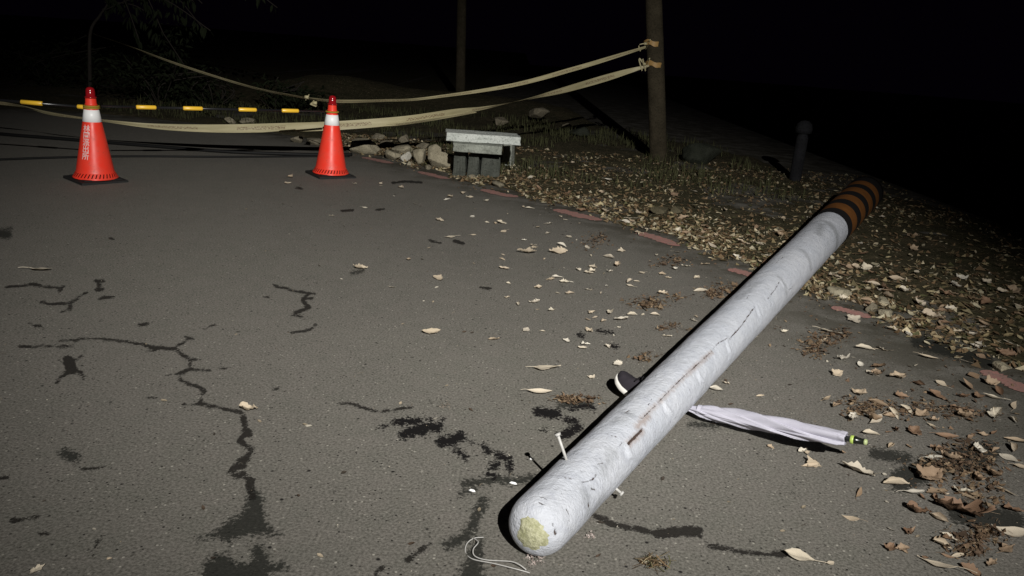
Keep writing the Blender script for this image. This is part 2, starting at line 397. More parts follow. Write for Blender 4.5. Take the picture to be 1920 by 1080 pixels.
STAINS_LINE = [
    (c2([(800, 660), (760, 740), (735, 800), (700, 860), (600, 905)]), 9), (c2([(690, 560), (780, 555), (860, 530), (960, 548), (1090, 530)]), 7), (c2([(760, 560), (745, 590), (670, 620)]), 4),
    ([(0, 438), (14, 440)], 8), ([(0, 432), (22, 428)], 2), ([(680, 508), (660, 512)], 3),
    (c2([(1230, 120), (1320, 110), (1400, 120)]), 6), ([(1295, 796), (1345, 798)], 4),
    ([(120, 850), (140, 858)], 9), ([(1690, 900), (1760, 870), (1850, 850)], 22), ([(1800, 960), (1900, 980)], 22), ([(1700, 860), (1640, 850)], 10), ([(1850, 680), (1790, 660), (1720, 640)], 12),
]
TAR = [(c2([(305, 215), (370, 210), (440, 212)]), 5), (c2([(350, 288), (420, 255), (480, 240), (545, 245)]), 7), (c2([(400, 270), (470, 265)]), 6), (c2([(560, 325), (620, 320), (670, 295)]), 8), (c2([(640, 370), (670, 390), (700, 415)]), 4),
       (c2([(560, 200), (580, 198)]), 2), (c2([(480, 195), (510, 205)]), 2), (c2([(800, 350), (820, 380), (840, 385)]), 4), (c2([(845, 462), (880, 450)]), 5), (c2([(880, 400), (940, 420), (950, 480)]), 5), (c2([(815, 500), (860, 520)]), 3.5),
       (c2([(1105, 155), (1210, 170)]), 7), (c2([(1260, 200), (1320, 210)]), 4.5), (c2([(1255, 285), (1290, 265), (1330, 245)]), 7), (c2([(730, 325), (750, 330)]), 2), (c2([(1120, 255), (1150, 258)]), 1.5),
       (c2([(1290, 140), (1380, 120), (1420, 140)]), 3), ([(1120, 620), (1150, 624)], 2), ([(1086, 627), (1093, 631)], 3), ([(1145, 648), (1156, 650)], 3), (c2([(205, 248), (260, 235)]), 1.6)]

def poly_sd(X, Y, P):
    d = seg_dist(X, Y, P+[P[0]]); ins = np.zeros(X.shape, bool)
    for (ax, ay), (bx, by) in zip(P, P[1:]+[P[0]]):
        c = ((ay > Y) != (by > Y)) & (X < (bx-ax)*(Y-ay)/(by-ay+1e-12)+ax); ins ^= c
    return np.where(ins, -d, d)
def axis(parts):
    out = []
    for a, b, s in parts: out += list(np.arange(a, b-1e-6, s))
    return np.array(out+[parts[-1][1]])
def build_road():
    xs = axis([(-44, -8, 1.5), (-8, -3.4, .06), (-3.4, 2.6, .013), (2.6, 5, .06)])
    ys = axis([(-8, 1.4, .4), (1.4, 4.4, .013), (4.4, 7, .026), (7, 13, .07), (13, 40, 1.5)])
    X, Y = np.meshgrid(xs, ys); nx, ny = len(xs), len(ys)
    V = np.stack([X, Y, np.zeros_like(X)], -1).reshape(-1, 3)
    px, py, z = proj(V)
    ok = (z > .5) & (px > -300) & (px < 2200) & (py > 150) & (py < 1250)
    sc = np.where(ok, z/F_PX, 1)
    def field(lines, polys=()):
        r = np.full(len(V), 1.0); a, b, s = px[ok], py[ok], sc[ok]; q = np.full(a.shape, 1e9)
        for L, hw in lines: q = np.minimum(q, seg_dist(a, b, L)-hw*(1.0 if lines is not TAR else 1.25))
        for P in polys: q = np.minimum(q, poly_sd(a, b, P))
        r[ok] = np.clip(q*s, -.1, .3); return r
    me = bpy.data.meshes.new('road'); me.vertices.add(len(V)); me.vertices.foreach_set('co', V.ravel())
    i = (np.arange(ny-1)[:, None]*nx+np.arange(nx-1)[None, :]).ravel(); Q = np.stack([i, i+1, i+nx+1, i+nx], -1).astype(np.int32)
    me.loops.add(Q.size); me.loops.foreach_set('vertex_index', Q.ravel()); me.polygons.add(len(Q))
    me.polygons.foreach_set('loop_start', np.arange(0, Q.size, 4, dtype=np.int32)); me.polygons.foreach_set('loop_total', np.full(len(Q), 4, np.int32))
    me.update(calc_edges=True)
    for nm, arr in (('crack', field(CRACKS)), ('stain', field(STAINS_LINE, STAINS_POLY)), ('tar', field(TAR)),
                    ('dirt', np.clip(1+(verge_d(V[:, 0], V[:, 1])+.05)/np.where(V[:, 1] < 4.5, 1.15, .6), 0, 1)**1.2)):
        a = me.attributes.new(nm, 'FLOAT', 'POINT'); a.data.foreach_set('value', arr.astype(np.float32))
    return tag(link('road', me, MA), 'cracked dark grey asphalt road strewn with leaves', 'road', kind='structure')
ROAD = build_road()

def build_ground():
    xs = axis([(-90, -14, 4), (-14, -4, .3), (-4, 6.6, .05), (6.6, 14, .4), (14, 120, 6)])
    ys = axis([(-10, 1.5, .4), (1.5, 11, .05), (11, 22, .2), (22, 200, 8)])
    X, Y = np.meshgrid(xs, ys); nx, ny = len(xs), len(ys)
    Z = ground_h(X.ravel(), Y.ravel())
    V = np.stack([X.ravel(), Y.ravel(), Z], -1)
    me = bpy.data.meshes.new('ground'); me.vertices.add(len(V)); me.vertices.foreach_set('co', V.ravel())
    i = (np.arange(ny-1)[:, None]*nx+np.arange(nx-1)[None, :]).ravel(); Q = np.stack([i, i+1, i+nx+1, i+nx], -1).astype(np.int32)
    me.loops.add(Q.size); me.loops.foreach_set('vertex_index', Q.ravel()); me.polygons.add(len(Q))
    me.polygons.foreach_set('loop_start', np.arange(0, Q.size, 4, dtype=np.int32)); me.polygons.foreach_set('loop_total', np.full(len(Q), 4, np.int32))
    me.update(calc_edges=True); me.polygons.foreach_set('use_smooth', [True]*len(Q))
    return tag(link('ground', me, ME), 'dark leaf-strewn earth verge beside the road', 'ground', kind='structure')
GROUND = build_ground()

# worn red kerb line: the dashes the dirt leaves visible, sheets 4 mm above the asphalt
def m_line():
    k = NT('worn_red_paint', .8, .2); c = k.co(); n = k.noise(c, 14, 5, .7); f = k.noise(c, 90, 3, .7)
    b = k.mix(k.rng(n, .38, .68), (.42, .205, .18), (.30, .20, .17)); b = k.mix(k.rng(f, .55, .7), b, (.15, .12, .10))
    k.col(b); k.bump(f, .5, .003); return k.m
M_LINE = m_line()
def line_dash(pts, hw, seed, label=None):
    rs = random.Random(seed); P = catmull([at(*p) for p in pts], 14); mb = MB(); rows = []
    for i, p in enumerate(P):
        t = (P[min(i+1, len(P)-1)]-P[max(i-1, 0)]); n = np.array([t[1], -t[0], 0]); n /= np.linalg.norm(n)+1e-9
        e = min(1, min(i, len(P)-1-i)/5)**.6
        a = hw*(.8+.6*rs.random())*e; b = hw*(.8+.6*rs.random())*e
        rows.append([p-n*a+np.array([0, 0, .004]), p+np.array([0, 0, .004]), p+n*b+np.array([0, 0, .004])])
    mb.grid(rows, len(rows), 3)
    o = mb.build('edge_line', M_LINE, ROAD, smooth=False)
    if label: o['label'] = label
line_dash([(1842, 695), (1880, 712), (1930, 738)], .05, 1, 'bright red stretch of worn edge line')
line_dash([(1558, 577), (1590, 584), (1632, 597)], .045, 2)
line_dash([(1365, 505), (1390, 511), (1418, 520)], .05, 3)
line_dash([(1195, 436), (1230, 447), (1272, 462)], .06, 4)
line_dash([(1040, 393), (1080, 403), (1128, 414)], .07, 5)
line_dash([(905, 355), (935, 364), (972, 370)], .06, 6)
line_dash([(785, 322), (815, 330), (842, 336)], .06, 7)
line_dash([(680, 295), (705, 300), (735, 307)], .06, 8)

# ------------------------------------------------------------------ the fallen pole
PA = np.array([.182, 2.045]); PB = np.array([2.516, 6.3]); RA, RB = .092, .150
PD = PB-PA; PL = np.linalg.norm(PD); PD = PD/PL; SL = (RB-RA)/PL
U_TIP, U_END = -.185, PL+2.3
def p_r(u): return RA+SL*u
def p_axis(u): return np.array([PA[0]+PD[0]*u, PA[1]+PD[1]*u, p_r(u)])
SIDE = np.array([PD[1], -PD[0], 0])          # to the right of the pole seen from the tip
AXV = np.array([PD[0], PD[1], SL]); 
def p_pt(u, th, r=None):
    r = p_r(u) if r is None else r
    return p_axis(u)+r*(math.cos(th)*np.array([0, 0, 1])+math.sin(th)*SIDE)
def p_hit(px, py):
    d = ray(px, py); best = None; lo = None
    for t in np.arange(1.2, 12, .004):
        q = CP+d*t; u = (q[:2]-PA)@PD; a = p_axis(u); s = (q-a)@SIDE; z = q[2]-a[2]
        if s*s+z*z < p_r(u)**2: return u, math.atan2(s, z)
    return None
def build_pole():
    root = thing('fallen_pole', 'long pale concrete pole fallen across the road with orange and black striped foot', 'pole')
    nt = 128
    us = [U_TIP]+list(np.arange(U_TIP+.004, PL, .010))+[PL]
    nu = len(us); capl = .105
    U, T = np.meshgrid(np.array(us), np.linspace(-math.pi, math.pi, nt, endpoint=False), indexing='ij')
    R = RA+SL*U; Rm = R.copy()
    k = np.clip((U-U_TIP)/capl, 0, 1); Rm = R*np.sqrt(np.clip(1-(1-k)**3.1, .0, 1))
    Rm[0] = R[0]*.02
    arc = R*T
    def sd_line(px_pts):
        H = [p_hit(*p) for p in px_pts]; H = [h for h in H if h]
        return H, seg_dist(U.ravel(), (R*0+T).ravel(), [(h[0], h[1]) for h in H]).reshape(U.shape)
    def sd(px_pts):   # metric distance on the unrolled surface
        H = [p_hit(*p) for p in px_pts]; H = [h for h in H if h]
        return seg_dist(U.ravel(), arc.ravel(), [(h[0], h[1]*p_r(h[0])) for h in H]).reshape(U.shape)
    crack = np.full(U.shape, .1); rust = np.full(U.shape, .3); grime = np.full(U.shape, .3)
    CL = [([(1177, 833), (1190, 820), (1203, 807)], .0042), ([(1203, 807), (1206, 802)], .002), ([(1200, 787), (1216, 773), (1233, 757), (1250, 737), (1267, 720)], .001), ([(1267, 720), (1300, 690), (1330, 663)],   .0013), ([(1330, 663), (1347, 643), (1362, 635)], .001),
          ([(1367, 637), (1393, 607), (1415, 575)], .002), ([(1147, 817), (1158, 820), (1167, 827), (1162, 837)], .002), ([(1044, 979), (1049, 990), (1051, 1003)], .0028), ([(1100, 940), (1104, 950)], .002),
          ([(1440, 560), (1455, 540), (1462, 528)], .0016), ([(1010, 938), (1020, 944), (1030, 955)], .001), ([(1012, 930), (1026, 935)], .001), ([(1060, 888), (1072, 899)], .0015), ([(1085, 880), (1098, 887)], .0012), ([(1480, 545), (1490, 532)], .0014),
          ([(985, 950), (992, 944), (1003, 946)], .0009), ([(1062, 955), (1068, 968), (1066, 982)], .0013), ([(1035, 915), (1050, 920), (1056, 930)], .001), ([(1090, 905), (1110, 900), (1118, 890)], .0011), ([(1120, 870), (1132, 868)], .0011), ([(1215, 760), (1222, 748)], .001), ([(1170, 775), (1180, 768)], .0012), ([(1100, 905), (1106, 916), (1118, 918)], .001), ([(1400, 560), (1408, 545)], .0009), ([(1445, 500), (1470, 480)], .001), ([(1265, 655), (1272, 650)], .0014), ([(1290, 640), (1300, 634)], .0012)]
    for L, hw in CL: crack = np.minimum(crack, sd(L)-hw)
    for L, hw in [([(1180, 832), (1205, 808)], .007), ([(1200, 787), (1233, 757)], .002), ([(1233, 757), (1290, 700)], .001), ([(1290, 700), (1335, 660)], .004), ([(1215, 780), (1195, 800)], .008)]:
        rust = np.minimum(rust, sd(L)-hw)
    for L, hw in [([(1097, 925), (1104, 955)], .012), ([(1150, 850), (1128, 880)], .010), ([(1555, 420), (1570, 455)], .05), ([(1540, 420), (1535, 440)], .02), ([(1505, 470), (1520, 500)], .016), ([(1460, 520), (1475, 550)], .012), ([(1330, 690), (1340, 720)], .006), ([(1240, 660), (1260, 655)], .004), ([(962, 1000), (985, 1035), (1010, 1043)], .004), ([(1030, 880), (1060, 860)], .003), ([(975, 965), (990, 975)], .003), ([(1385, 560), (1420, 530)], .003), ([(1110, 960), (1130, 935)], .008), ([(1163, 760), (1185, 745)], .006), ([(1155, 790), (1180, 775)], .005)]:
        grime = np.minimum(grime, sd(L)-hw)
    # crescent swellings where the reinforcing shows, dents between them
    for (x, y), h, lw in [((1181, 850), .006, .040), ((1251, 768), .006, .042), ((1313, 708), .0055, .04), ((1366, 652), .005, .04), ((1423, 585), .004, .045), ((1470, 535), .003, .045)]:
        H = p_hit(x, y)
        if not H: continue
        du = U-H[0]; da = arc-H[1]*p_r(H[0])
        c = du-1.0*(da**2)/lw-.006*np.sin(da*60+x)
        Rm += h*np.exp(-(c/.011)**2-(da/lw)**2) - h*.7*np.exp(-((c+.026)/.014)**2-(da/lw)**2)
    Rm -= .004*np.exp(-np.clip(crack, 0, 1)/.006)*0+np.where(crack < 0, .0025, 0)
    Rm += (.3+.7*k)*(.0045*(fbm(U*7, T*2.0, 3, 5)-.45)+.0022*(fbm(U*30, T*7, 2, 8)-.45))
    # broken flat face of the tip
    A = np.stack([PA[0]+PD[0]*U, PA[1]+PD[1]*U, R], -1)
    V = A+Rm[..., None]*(np.cos(T)[..., None]*np.array([0, 0, 1])+np.sin(T)[..., None]*SIDE)
    mb = MB(); mb.grid(V, nu, nt, True); mb.F.append(tuple(range(nt))[::-1]); mb.mi.append(0)
    o = mb.build('shaft', MP, root)
    for nm, arr in (('crack', crack), ('rust', rust), ('grime', grime)):
        a = o.data.attributes.new(nm, 'FLOAT', 'POINT'); a.data.foreach_set('value', arr.ravel().astype(np.float32))
    # striped sleeve at the foot
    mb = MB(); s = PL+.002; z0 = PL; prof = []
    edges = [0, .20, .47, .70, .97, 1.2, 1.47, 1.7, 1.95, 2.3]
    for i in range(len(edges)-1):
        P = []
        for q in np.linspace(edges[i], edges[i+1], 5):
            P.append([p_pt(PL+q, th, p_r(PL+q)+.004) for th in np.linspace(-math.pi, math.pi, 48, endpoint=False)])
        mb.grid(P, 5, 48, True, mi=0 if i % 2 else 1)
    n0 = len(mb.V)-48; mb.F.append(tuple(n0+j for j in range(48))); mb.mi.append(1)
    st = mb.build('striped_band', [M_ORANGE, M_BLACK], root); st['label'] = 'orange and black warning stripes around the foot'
    # crumbling yellowish core showing in the rounded tip
    rs = random.Random(3); cu, ct = None, None
    hx = None
    for t in np.arange(1.2, 4, .002):
        q = CP+ray(996, 1004)*t; u = (q[:2]-PA)@PD
        if u < U_TIP: continue
        kk = min(1, max(0, (u-U_TIP)/capl)); rr = p_r(u)*math.sqrt(max(0, 1-(1-kk)**3.1)); a = p_axis(u)
        if np.linalg.norm(q-a-PD_3*((q-a)@PD_3)) < rr: hx = q; break
    nrm = -(PD_3)*.93+np.array([0, 0, .22])-.12*SIDE; nrm /= np.linalg.norm(nrm)
    e1 = np.cross(nrm, [0, 0, 1]); e1 /= np.linalg.norm(e1); e2 = np.cross(nrm, e1)
    rows = []; nr, na = 9, 40
    rim = [.046*(.62+.75*float(fbm(np.array(2+1.6*math.cos(a)), np.array(7+1.6*math.sin(a)), 4, 31)))*(.93+.14*rs.random()) for a in np.linspace(0, 2*math.pi, na, endpoint=False)]
    def surf(p):     # drop p along -nrm onto the cap
        for t in np.arange(-.06, .12, .001):
            q = p-nrm*t; u = (q[:2]-PA)@PD
            if u < U_TIP: continue
            kk = min(1, max(0, (u-U_TIP)/capl)); rr = p_r(u)*math.sqrt(max(0, 1-(1-kk)**3.1)); a = p_axis(u)
            if np.linalg.norm(q-a-PD_3*((q-a)@PD_3)) < rr: return q
        return p
    for i in range(nr):
        f = i/(nr-1); row = []
        for j in range(na):
            a = 2*math.pi*j/na; p = hx+(e1*math.cos(a)+e2*math.sin(a))*rim[j]*max(f, .01)
            row.append(surf(p)+nrm*(.0028*(1-f**3)+.0045*(fbm(p[0]*160, p[2]*160, 3)-.4)*(1-f**2)+.0005))
        rows.append(row)
    mb = MB(); mb.grid(rows, nr, na, True)
    k = NT('crumbling_core', .95, .1); n = k.noise(k.co(), 55, 5, .7)
    k.col(k.mix(k.rng(n, .35, .65), (.33, .33, .19), (.56, .55, .38))); k.bump(n, 1.0, .008)
    mb.build('exposed_core', k.m, root)
    # step bolts
    def bolt(base, head, r):
        mb = MB(); b = Vector(base); h = Vector(head); d = (h-b).normalized()
        mb.tube([b-d*.03, h], r, 10); mb.tube([h-d*.001, h+d*.006], r*2.1, 12)
        mb.build('step_bolt', M_GALV, root)
    H = p_hit(1062, 862); b = p_pt(*H)
    # head: lifted along the outward left-up direction
    nrm2 = np.array([0, 0, 1])*.88-SIDE*.36-PD_3*.12; nrm2 /= np.linalg.norm(nrm2)
    bolt(b, b+nrm2*.085, .0046)
    H = p_pt(.26, 2.0); bolt(H, H+(SIDE*.9-np.array([0, 0, .45]))*.020, .0045)
    return root
PD_3 = np.array([PD[0], PD[1], 0])
POLE = build_pole()

# ------------------------------------------------------------------ traffic cones
def cone_r(z):
    return .150-(z-.085)*(.150-.046)/(.66-.085)
def make_cone(px, py, lean, rz, label, text=None, band_rot=0):
    loc = at(px, py); root = thing('traffic_cone', label, 'traffic cone', loc, 0, 'red traffic cones closing the road')
    root.rotation_euler = (lean[1], lean[0], rz)
    mb = MB(); a = .195
    for z0, s0, z1, s1 in ((0, a, .022, a-.004), (.022, a-.03, .034, a-.045)):
        V = [(sx*s0, sy*s0, z0) for sx, sy in ((-1, -1), (1, -1), (1, 1), (-1, 1))]+[(sx*s1, sy*s1, z1) for sx, sy in ((-1, -1), (1, -1), (1, 1), (-1, 1))]
        mb.add(V, [(3, 2, 1, 0), (4, 5, 6, 7)]+[(i, (i+1) % 4, 4+(i+1) % 4, 4+i) for i in range(4)])
    b = mb.build('base', M_RUBBER, root, False, .004); b.rotation_euler.z = rad(45)
    # body: flared skirt with slanted vent slots, tapering cone, short neck
    mb = MB(); n = 108
    prof = [(.178, .030), (.180, .034), (.176, .040)]
    P = [[(r*math.cos(2*math.pi*j/n), r*math.sin(2*math.pi*j/n), z) for j in range(n)] for r, z in prof]
    mb.grid(P, 3, n, True)
    rings = [(.176-.024*t, .040+.042*t, t) for t in (0, .12, .9, 1)]
    for i in range(3):
        r0, z0, t0 = rings[i]; r1, z1, t1 = rings[i+1]; sk = .55
        for j in range(n):
            ang = lambda q, t: 2*math.pi*(q+sk*3*t)/n
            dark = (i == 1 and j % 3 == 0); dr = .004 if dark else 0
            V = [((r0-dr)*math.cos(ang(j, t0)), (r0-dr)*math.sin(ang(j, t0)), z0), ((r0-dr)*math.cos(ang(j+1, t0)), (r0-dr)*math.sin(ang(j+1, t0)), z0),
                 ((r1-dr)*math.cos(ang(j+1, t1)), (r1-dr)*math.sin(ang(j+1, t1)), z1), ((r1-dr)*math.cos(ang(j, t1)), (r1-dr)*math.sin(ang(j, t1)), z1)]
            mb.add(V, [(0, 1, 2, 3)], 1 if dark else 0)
    mb.lathe([(.152, .082), (.148, .092), (cone_r(.12), .12), (cone_r(.3), .3), (cone_r(.5), .5), (cone_r(.612), .612), (cone_r(.615)-.003, .618), (.047, .625), (.045, .64), (.048, .644), (.048, .650), (.0435, .655), (.041, .695), (.036, .70), (.002, .70)], 72)
    mb.build('body', [M_RED, M_SLOT], root)
    mb = MB(); mb.lathe([(cone_r(.505), .505), (cone_r(.505)+.0022, .506), (cone_r(.604)+.0022, .604), (cone_r(.605), .605)], 64)
    mb.build('reflective_band', M_WHITE, root)
    mb = MB()
    mb.lathe([(.030, .698), (.045, .700), (.047, .706), (.044, .712), (.036, .714), (.036, .755), (.033, .772), (.024, .784), (.010, .789), (.001, .790)], 40)
    mb.build('warning_lamp', M_DARKRED, root)
    if text:
        cu = bpy.data.curves.new('lettering', 'FONT'); cu.body = text; cu.align_x = 'CENTER'; cu.size = .062; cu.space_line = .92; cu.resolution_u = 2; cu.offset = .0007
        ob = bpy.data.objects.new('tmp', cu); COL.objects.link(ob); bpy.context.view_layer.update()
        me = bpy.data.meshes.new_from_object(ob.evaluated_get(bpy.context.evaluated_depsgraph_get()))
        bpy.data.objects.remove(ob)
        bm = bmesh.new(); bm.from_mesh(me); bmesh.ops.triangulate(bm, faces=bm.faces)
        bmesh.ops.subdivide_edges(bm, edges=[e for e in bm.edges if e.calc_length() > .012], cuts=2); 
        for v in bm.verts:
            x, y = v.co.x, v.co.y; z = .43+y; r = cone_r(z)+.0016; a_ = rad(band_rot)+x/r
            v.co = (r*math.cos(a_), r*math.sin(a_), z)
        bm.to_mesh(me); bm.free(); me.name = 'lettering'
        link('lettering', me, simple('white_lettering', (.80, .62, .60), .6, .2, .1), root)
    return root, loc
CONE_A, LA = make_cone(180, 338, (rad(1.0), rad(.5)), .10, 'red traffic cone with white vertical lettering, nearer the left edge', '林\n園\n派\n出\n所', -78-22)
CONE_B, LB = make_cone(620, 329, (rad(1.0), 0), -.15, 'plain red traffic cone without lettering beside the rocks')

# ------------------------------------------------------------------ barrier bars between the cones
def bar(name, A, B, sleeves, label, rings):
    root = thing(name, label, 'barrier bar', tuple(A), 0, 'yellow and black cone bars')
    A = np.array(A, float); B = np.array(B, float); L = np.linalg.norm(B-A); d = (B-A)/L
    g = lambda t: A+(B-A)*t-A0
    A0 = A.copy()
    mb = MB(); mb.tube([g(.035), g(.965)], .0115, 14); mb.build('tube', M_BLKBAR, root)
    for a, b in sleeves:
        mb = MB(); mb.tube([g(a), g(a+.004), g(b-.004), g(b)], [.013, .0185, .0185, .013], 18); mb.build('sleeve', M_YEL, root)
    for t in rings:
        mb = MB(); c = g(t); n = 28
        pts = [c+np.array([.058*math.cos(2*math.pi*i/n), .058*math.sin(2*math.pi*i/n), 0]) for i in range(n+1)]
        mb.tube(pts, .008, 8, cap=False); mb.build('end_ring', simple('dull_yellow_ring', (.36, .24, .03), .6, .3, .1), root)
def bar_t(A, B, x):
    ts = np.linspace(0, 1, 400); q = proj(np.array(A)[None]+(np.array(B)-np.array(A))[None]*ts[:, None])[0]; o_ = np.argsort(q)
    return float(np.interp(x, q[o_], ts[o_]))
NA = np.array([LA[0], LA[1], .632]); NA[0] += .632*math.sin(rad(1.0)); NB = np.array([LB[0], LB[1], .632]); NB[0] += .011
bar('barrier_bar', NA, NB, [(bar_t(NA, NB, a), bar_t(NA, NB, b)) for a, b in ((255, 293), (343, 380), (447, 481), (528, 560))], 'thin bar with yellow sleeves strung between the two red cones', (0, 1))
NC = NA+np.array([-1.25, -.12, .005]); NA2 = NA+np.array([0, 0, -.014])
bar('barrier_bar', NA2, NC, [(bar_t(NA2, NC, 80), bar_t(NA2, NC, 39)), (bar_t(NA2, NC, 162), bar_t(NA2, NC, 145))], 'bar with yellow sleeves running from lettered cone out past the left edge', (0,))

# ------------------------------------------------------------------ standing poles
def trunk(name, base, top, r0, r1, label, cat, mat, seed=0):
    root = thing(name, label, cat, tuple(base)); base = np.array(base); top = np.array(top); n = 60; m = 28; P = []
    d = top-base; L = np.linalg.norm(d); d /= L; e1 = np.cross(d, [0, 1, 0]); e1 /= np.linalg.norm(e1); e2 = np.cross(d, e1)
    for i in range(n):
        t = i/(n-1); c = d*L*t-np.array([0, 0, .05 if i == 0 else 0]); r = r0+(r1-r0)*t
        P.append([c+(e1*math.cos(a)+e2*math.sin(a))*r*(1+.10*(fbm(np.array(t*L*2.5), np.array(math.sin(a)*1.5+9), 3, seed)-.45)+.05*math.sin(3*a+t*2)) for a in np.linspace(0, 2*math.pi, m, endpoint=False)])
    mb = MB(); mb.grid(P, n, m, True); mb.F.append(tuple(range((n-1)*m, n*m))); mb.mi.append(0)
    mb.build('trunk', mat, root); return root
SB = at(1234, 302); SB[2] = float(ground_h(SB[0], SB[1])); ST = aty(1219, -260, SB[1])
SPOLE = trunk('standing_pole', SB, ST, .122, .098, 'weathered wooden pole standing on the verge, taped off twice', 'pole', M_BARK, 3)
FB = np.array(aty(862, 205, 19.5)); FB[2] = float(ground_h(FB[0], FB[1])); FT = aty(869, -150, 19.5)
trunk('standing_pole', FB, FT, .115, .100, 'thin pole standing far behind the earth mound', 'pole', M_BARK, 11)

# ------------------------------------------------------------------ barrier tapes (ribbons with creases)
def ribbon(path, n=7):
    """path: (px, py, y, width px) -> mesh"""
    C = catmull([np.append(aty(p[0], p[1], p[2]), p[3]*1.0) for p in path], n); mb = MB(); rows = []; uv = []; s = 0
    for i, q in enumerate(C):
        z = (q[:3]-CP)@FW; hw = .86*q[3]*z/F_PX/2
        if i: s += np.linalg.norm(q[:3]-C[i-1][:3])
        t = C[min(i+1, len(C)-1)][:3]-C[max(i-1, 0)][:3]; t /= np.linalg.norm(t)
        tw = .5*math.sin(s*1.1+1)+.9*max(0, 1-hw/.03)
        up = np.array([0, 0, 1.0]); up -= t*(t@up); up /= np.linalg.norm(up); sd_ = np.cross(t, up)
        W = hw/ max(.45, math.cos(tw)); ax = up*math.cos(tw)+sd_*math.sin(tw)
        f = .006*math.sin(s*9+2*math.sin(s*2.3))
        rows.append([q[:3]+ax*W, q[:3]+ax*W*.33+sd_*(f+.003), q[:3]-ax*W*.33+sd_*(-f), q[:3]-ax*W]); uv.append(s)
    mb.grid(rows, len(rows), 4)
    return mb, uv
def tape(paths, label, extra=None):
    root = thing('barrier_tape', label, 'barrier tape', tuple(aty(paths[0][0][0], paths[0][0][1], paths[0][0][2])), 0, 'barrier tapes across the road')
    o0 = Vector(root.location)
    for i, p in enumerate(paths):
        mb, uv = ribbon(p); mb.V = [tuple(Vector(v)-o0) for v in mb.V]
        o = mb.build('ribbon', M_TAPE, root); me = o.data; u = me.uv_layers.new(name='UVMap')
        for lo in me.loops: u.data[lo.index].uv = (uv[lo.vertex_index//4], (lo.vertex_index % 4)/3)
    for kind, px, py, y, s in (extra or []):
        mb = MB(); c = aty(px, py, y); z = (c-CP)@FW; k = z/F_PX
        rs = random.Random(px)
        if kind == 'knot':
            for a0 in range(3):
                pts = catmull([c, c+np.array([rs.uniform(-1, 1)*s*k, rs.uniform(-.04, .02), rs.uniform(-.4, 1)*s*k]), c+np.array([rs.uniform(-.5, .5)*s*k, .02, -s*k*rs.uniform(.6, 1.2)])], 6)
                rows = [[p+np.array([0, 0, .012]), p-np.array([.012, .005, .004])] for p in pts]; mb.grid(rows, len(rows), 2)
            mb.tube([c+np.array([-.02, -.01, 0]), c+np.array([.02, -.01, 0])], .018, 8)
        if kind == 'wrap':
            r = s; pts = [c+np.array([r*math.cos(a), r*math.sin(a), .012*math.sin(2*a)]) for a in np.linspace(0, 2*math.pi, 33)]
            rows = [[p+np.array([0, 0, .034+.008*math.sin(i)]), p+np.array([0, 0, .0]), p-np.array([0, 0, .030+.008*math.cos(i*1.3)])] for i, p in enumerate(pts)]; mb.grid(rows, len(rows), 3)
        mb.V = [tuple(Vector(v)-o0) for v in mb.V]
        o = mb.build('knot' if kind == 'knot' else 'wrap', M_TAPEO if kind == 'wrap' else M_TAPE, root)
M_TAPEO = simple('orange_tinted_tape', (.36, .22, .08), .5, .3, .3, 30)
YP = SB[1]
tape([[(176, 64, 12.4, 3.5), (235, 84, 11.6, 3.5), (335, 121, 10.4, 5), (470, 163, 9.0, 5), (575, 184, 8.2, 6)],
      [(575, 184, 8.2, 5), (600, 187, 8.05, 6), (640, 190, 7.98, 7.5), (720, 188.5, 8.4, 6.5), (800, 184, 8.9, 6), (960, 160, 9.8, 8), (1080, 128, 10.5, 9), (1160, 104, 10.9, 8), (1211, 88, YP-.12, 5)]],
     'upper narrow barrier tape running from sapling past right cone to pole', [('knot', 576, 182, 8.18, 6), ('knot', 591, 193, 8.1, 6), ('wrap', 1224, 82, YP, .125), ('knot', 1210, 82, YP-.13, 13)])
tape([[(-60, 186, 8.2, 9), (0, 193, 8.2, 9), (45, 200, 8.2, 5), (90, 212, 8.2, 8), (150, 221, 8.2, 6), (200, 227, 8.2, 6), (270, 235, 8.3, 10), (330, 239, 8.35, 14), (420, 241, 8.4, 17), (530, 239, 8.5, 18), (640, 235, 8.6, 18), (760, 225, 8.9, 17), (850, 211, 9.3, 15), (905, 203, 9.6, 8), (960, 192, 9.85, 3), (1000, 183, 10.1, 6), (1060, 168, 10.4, 14), (1130, 148, 10.8, 15), (1180, 133, 11.0, 10), (1217, 123, YP-.12, 4)],
      [(560, 246, 8.52, 6), (700, 238, 8.75, 6), (780, 229, 8.95, 6), (850, 217, 9.3, 6), (893, 210.5, 9.5, 3)]],
     'lower wide barrier tape sagging behind both cones with faint print', [('wrap', 1227, 121, YP, .125), ('knot', 1208, 120, YP-.13, 11)])

# ------------------------------------------------------------------ black cables on the road
def cable(pts, r, label):
    P = [at(x, y, r) for x, y in pts]; o0 = P[0].copy()
    mb = MB(); mb.tube([p-o0 for p in catmull(P, 8)], r, 10)
    o = mb.build('cable', M_CABLE); o.location = o0
    return tag(o, label, 'cable', 'fallen cables')
cable([(-90, 240), (0, 251), (100, 259), (250, 271), (420, 284), (520, 288), (600, 290), (660, 290)], .019, 'thick black cable lying across the road, farther of the pair')
cable([(-90, 303), (0, 299), (120, 295), (250, 293), (420, 294), (600, 293), (655, 293)], .011, 'thin black cable lying across the road, nearer of the pair')

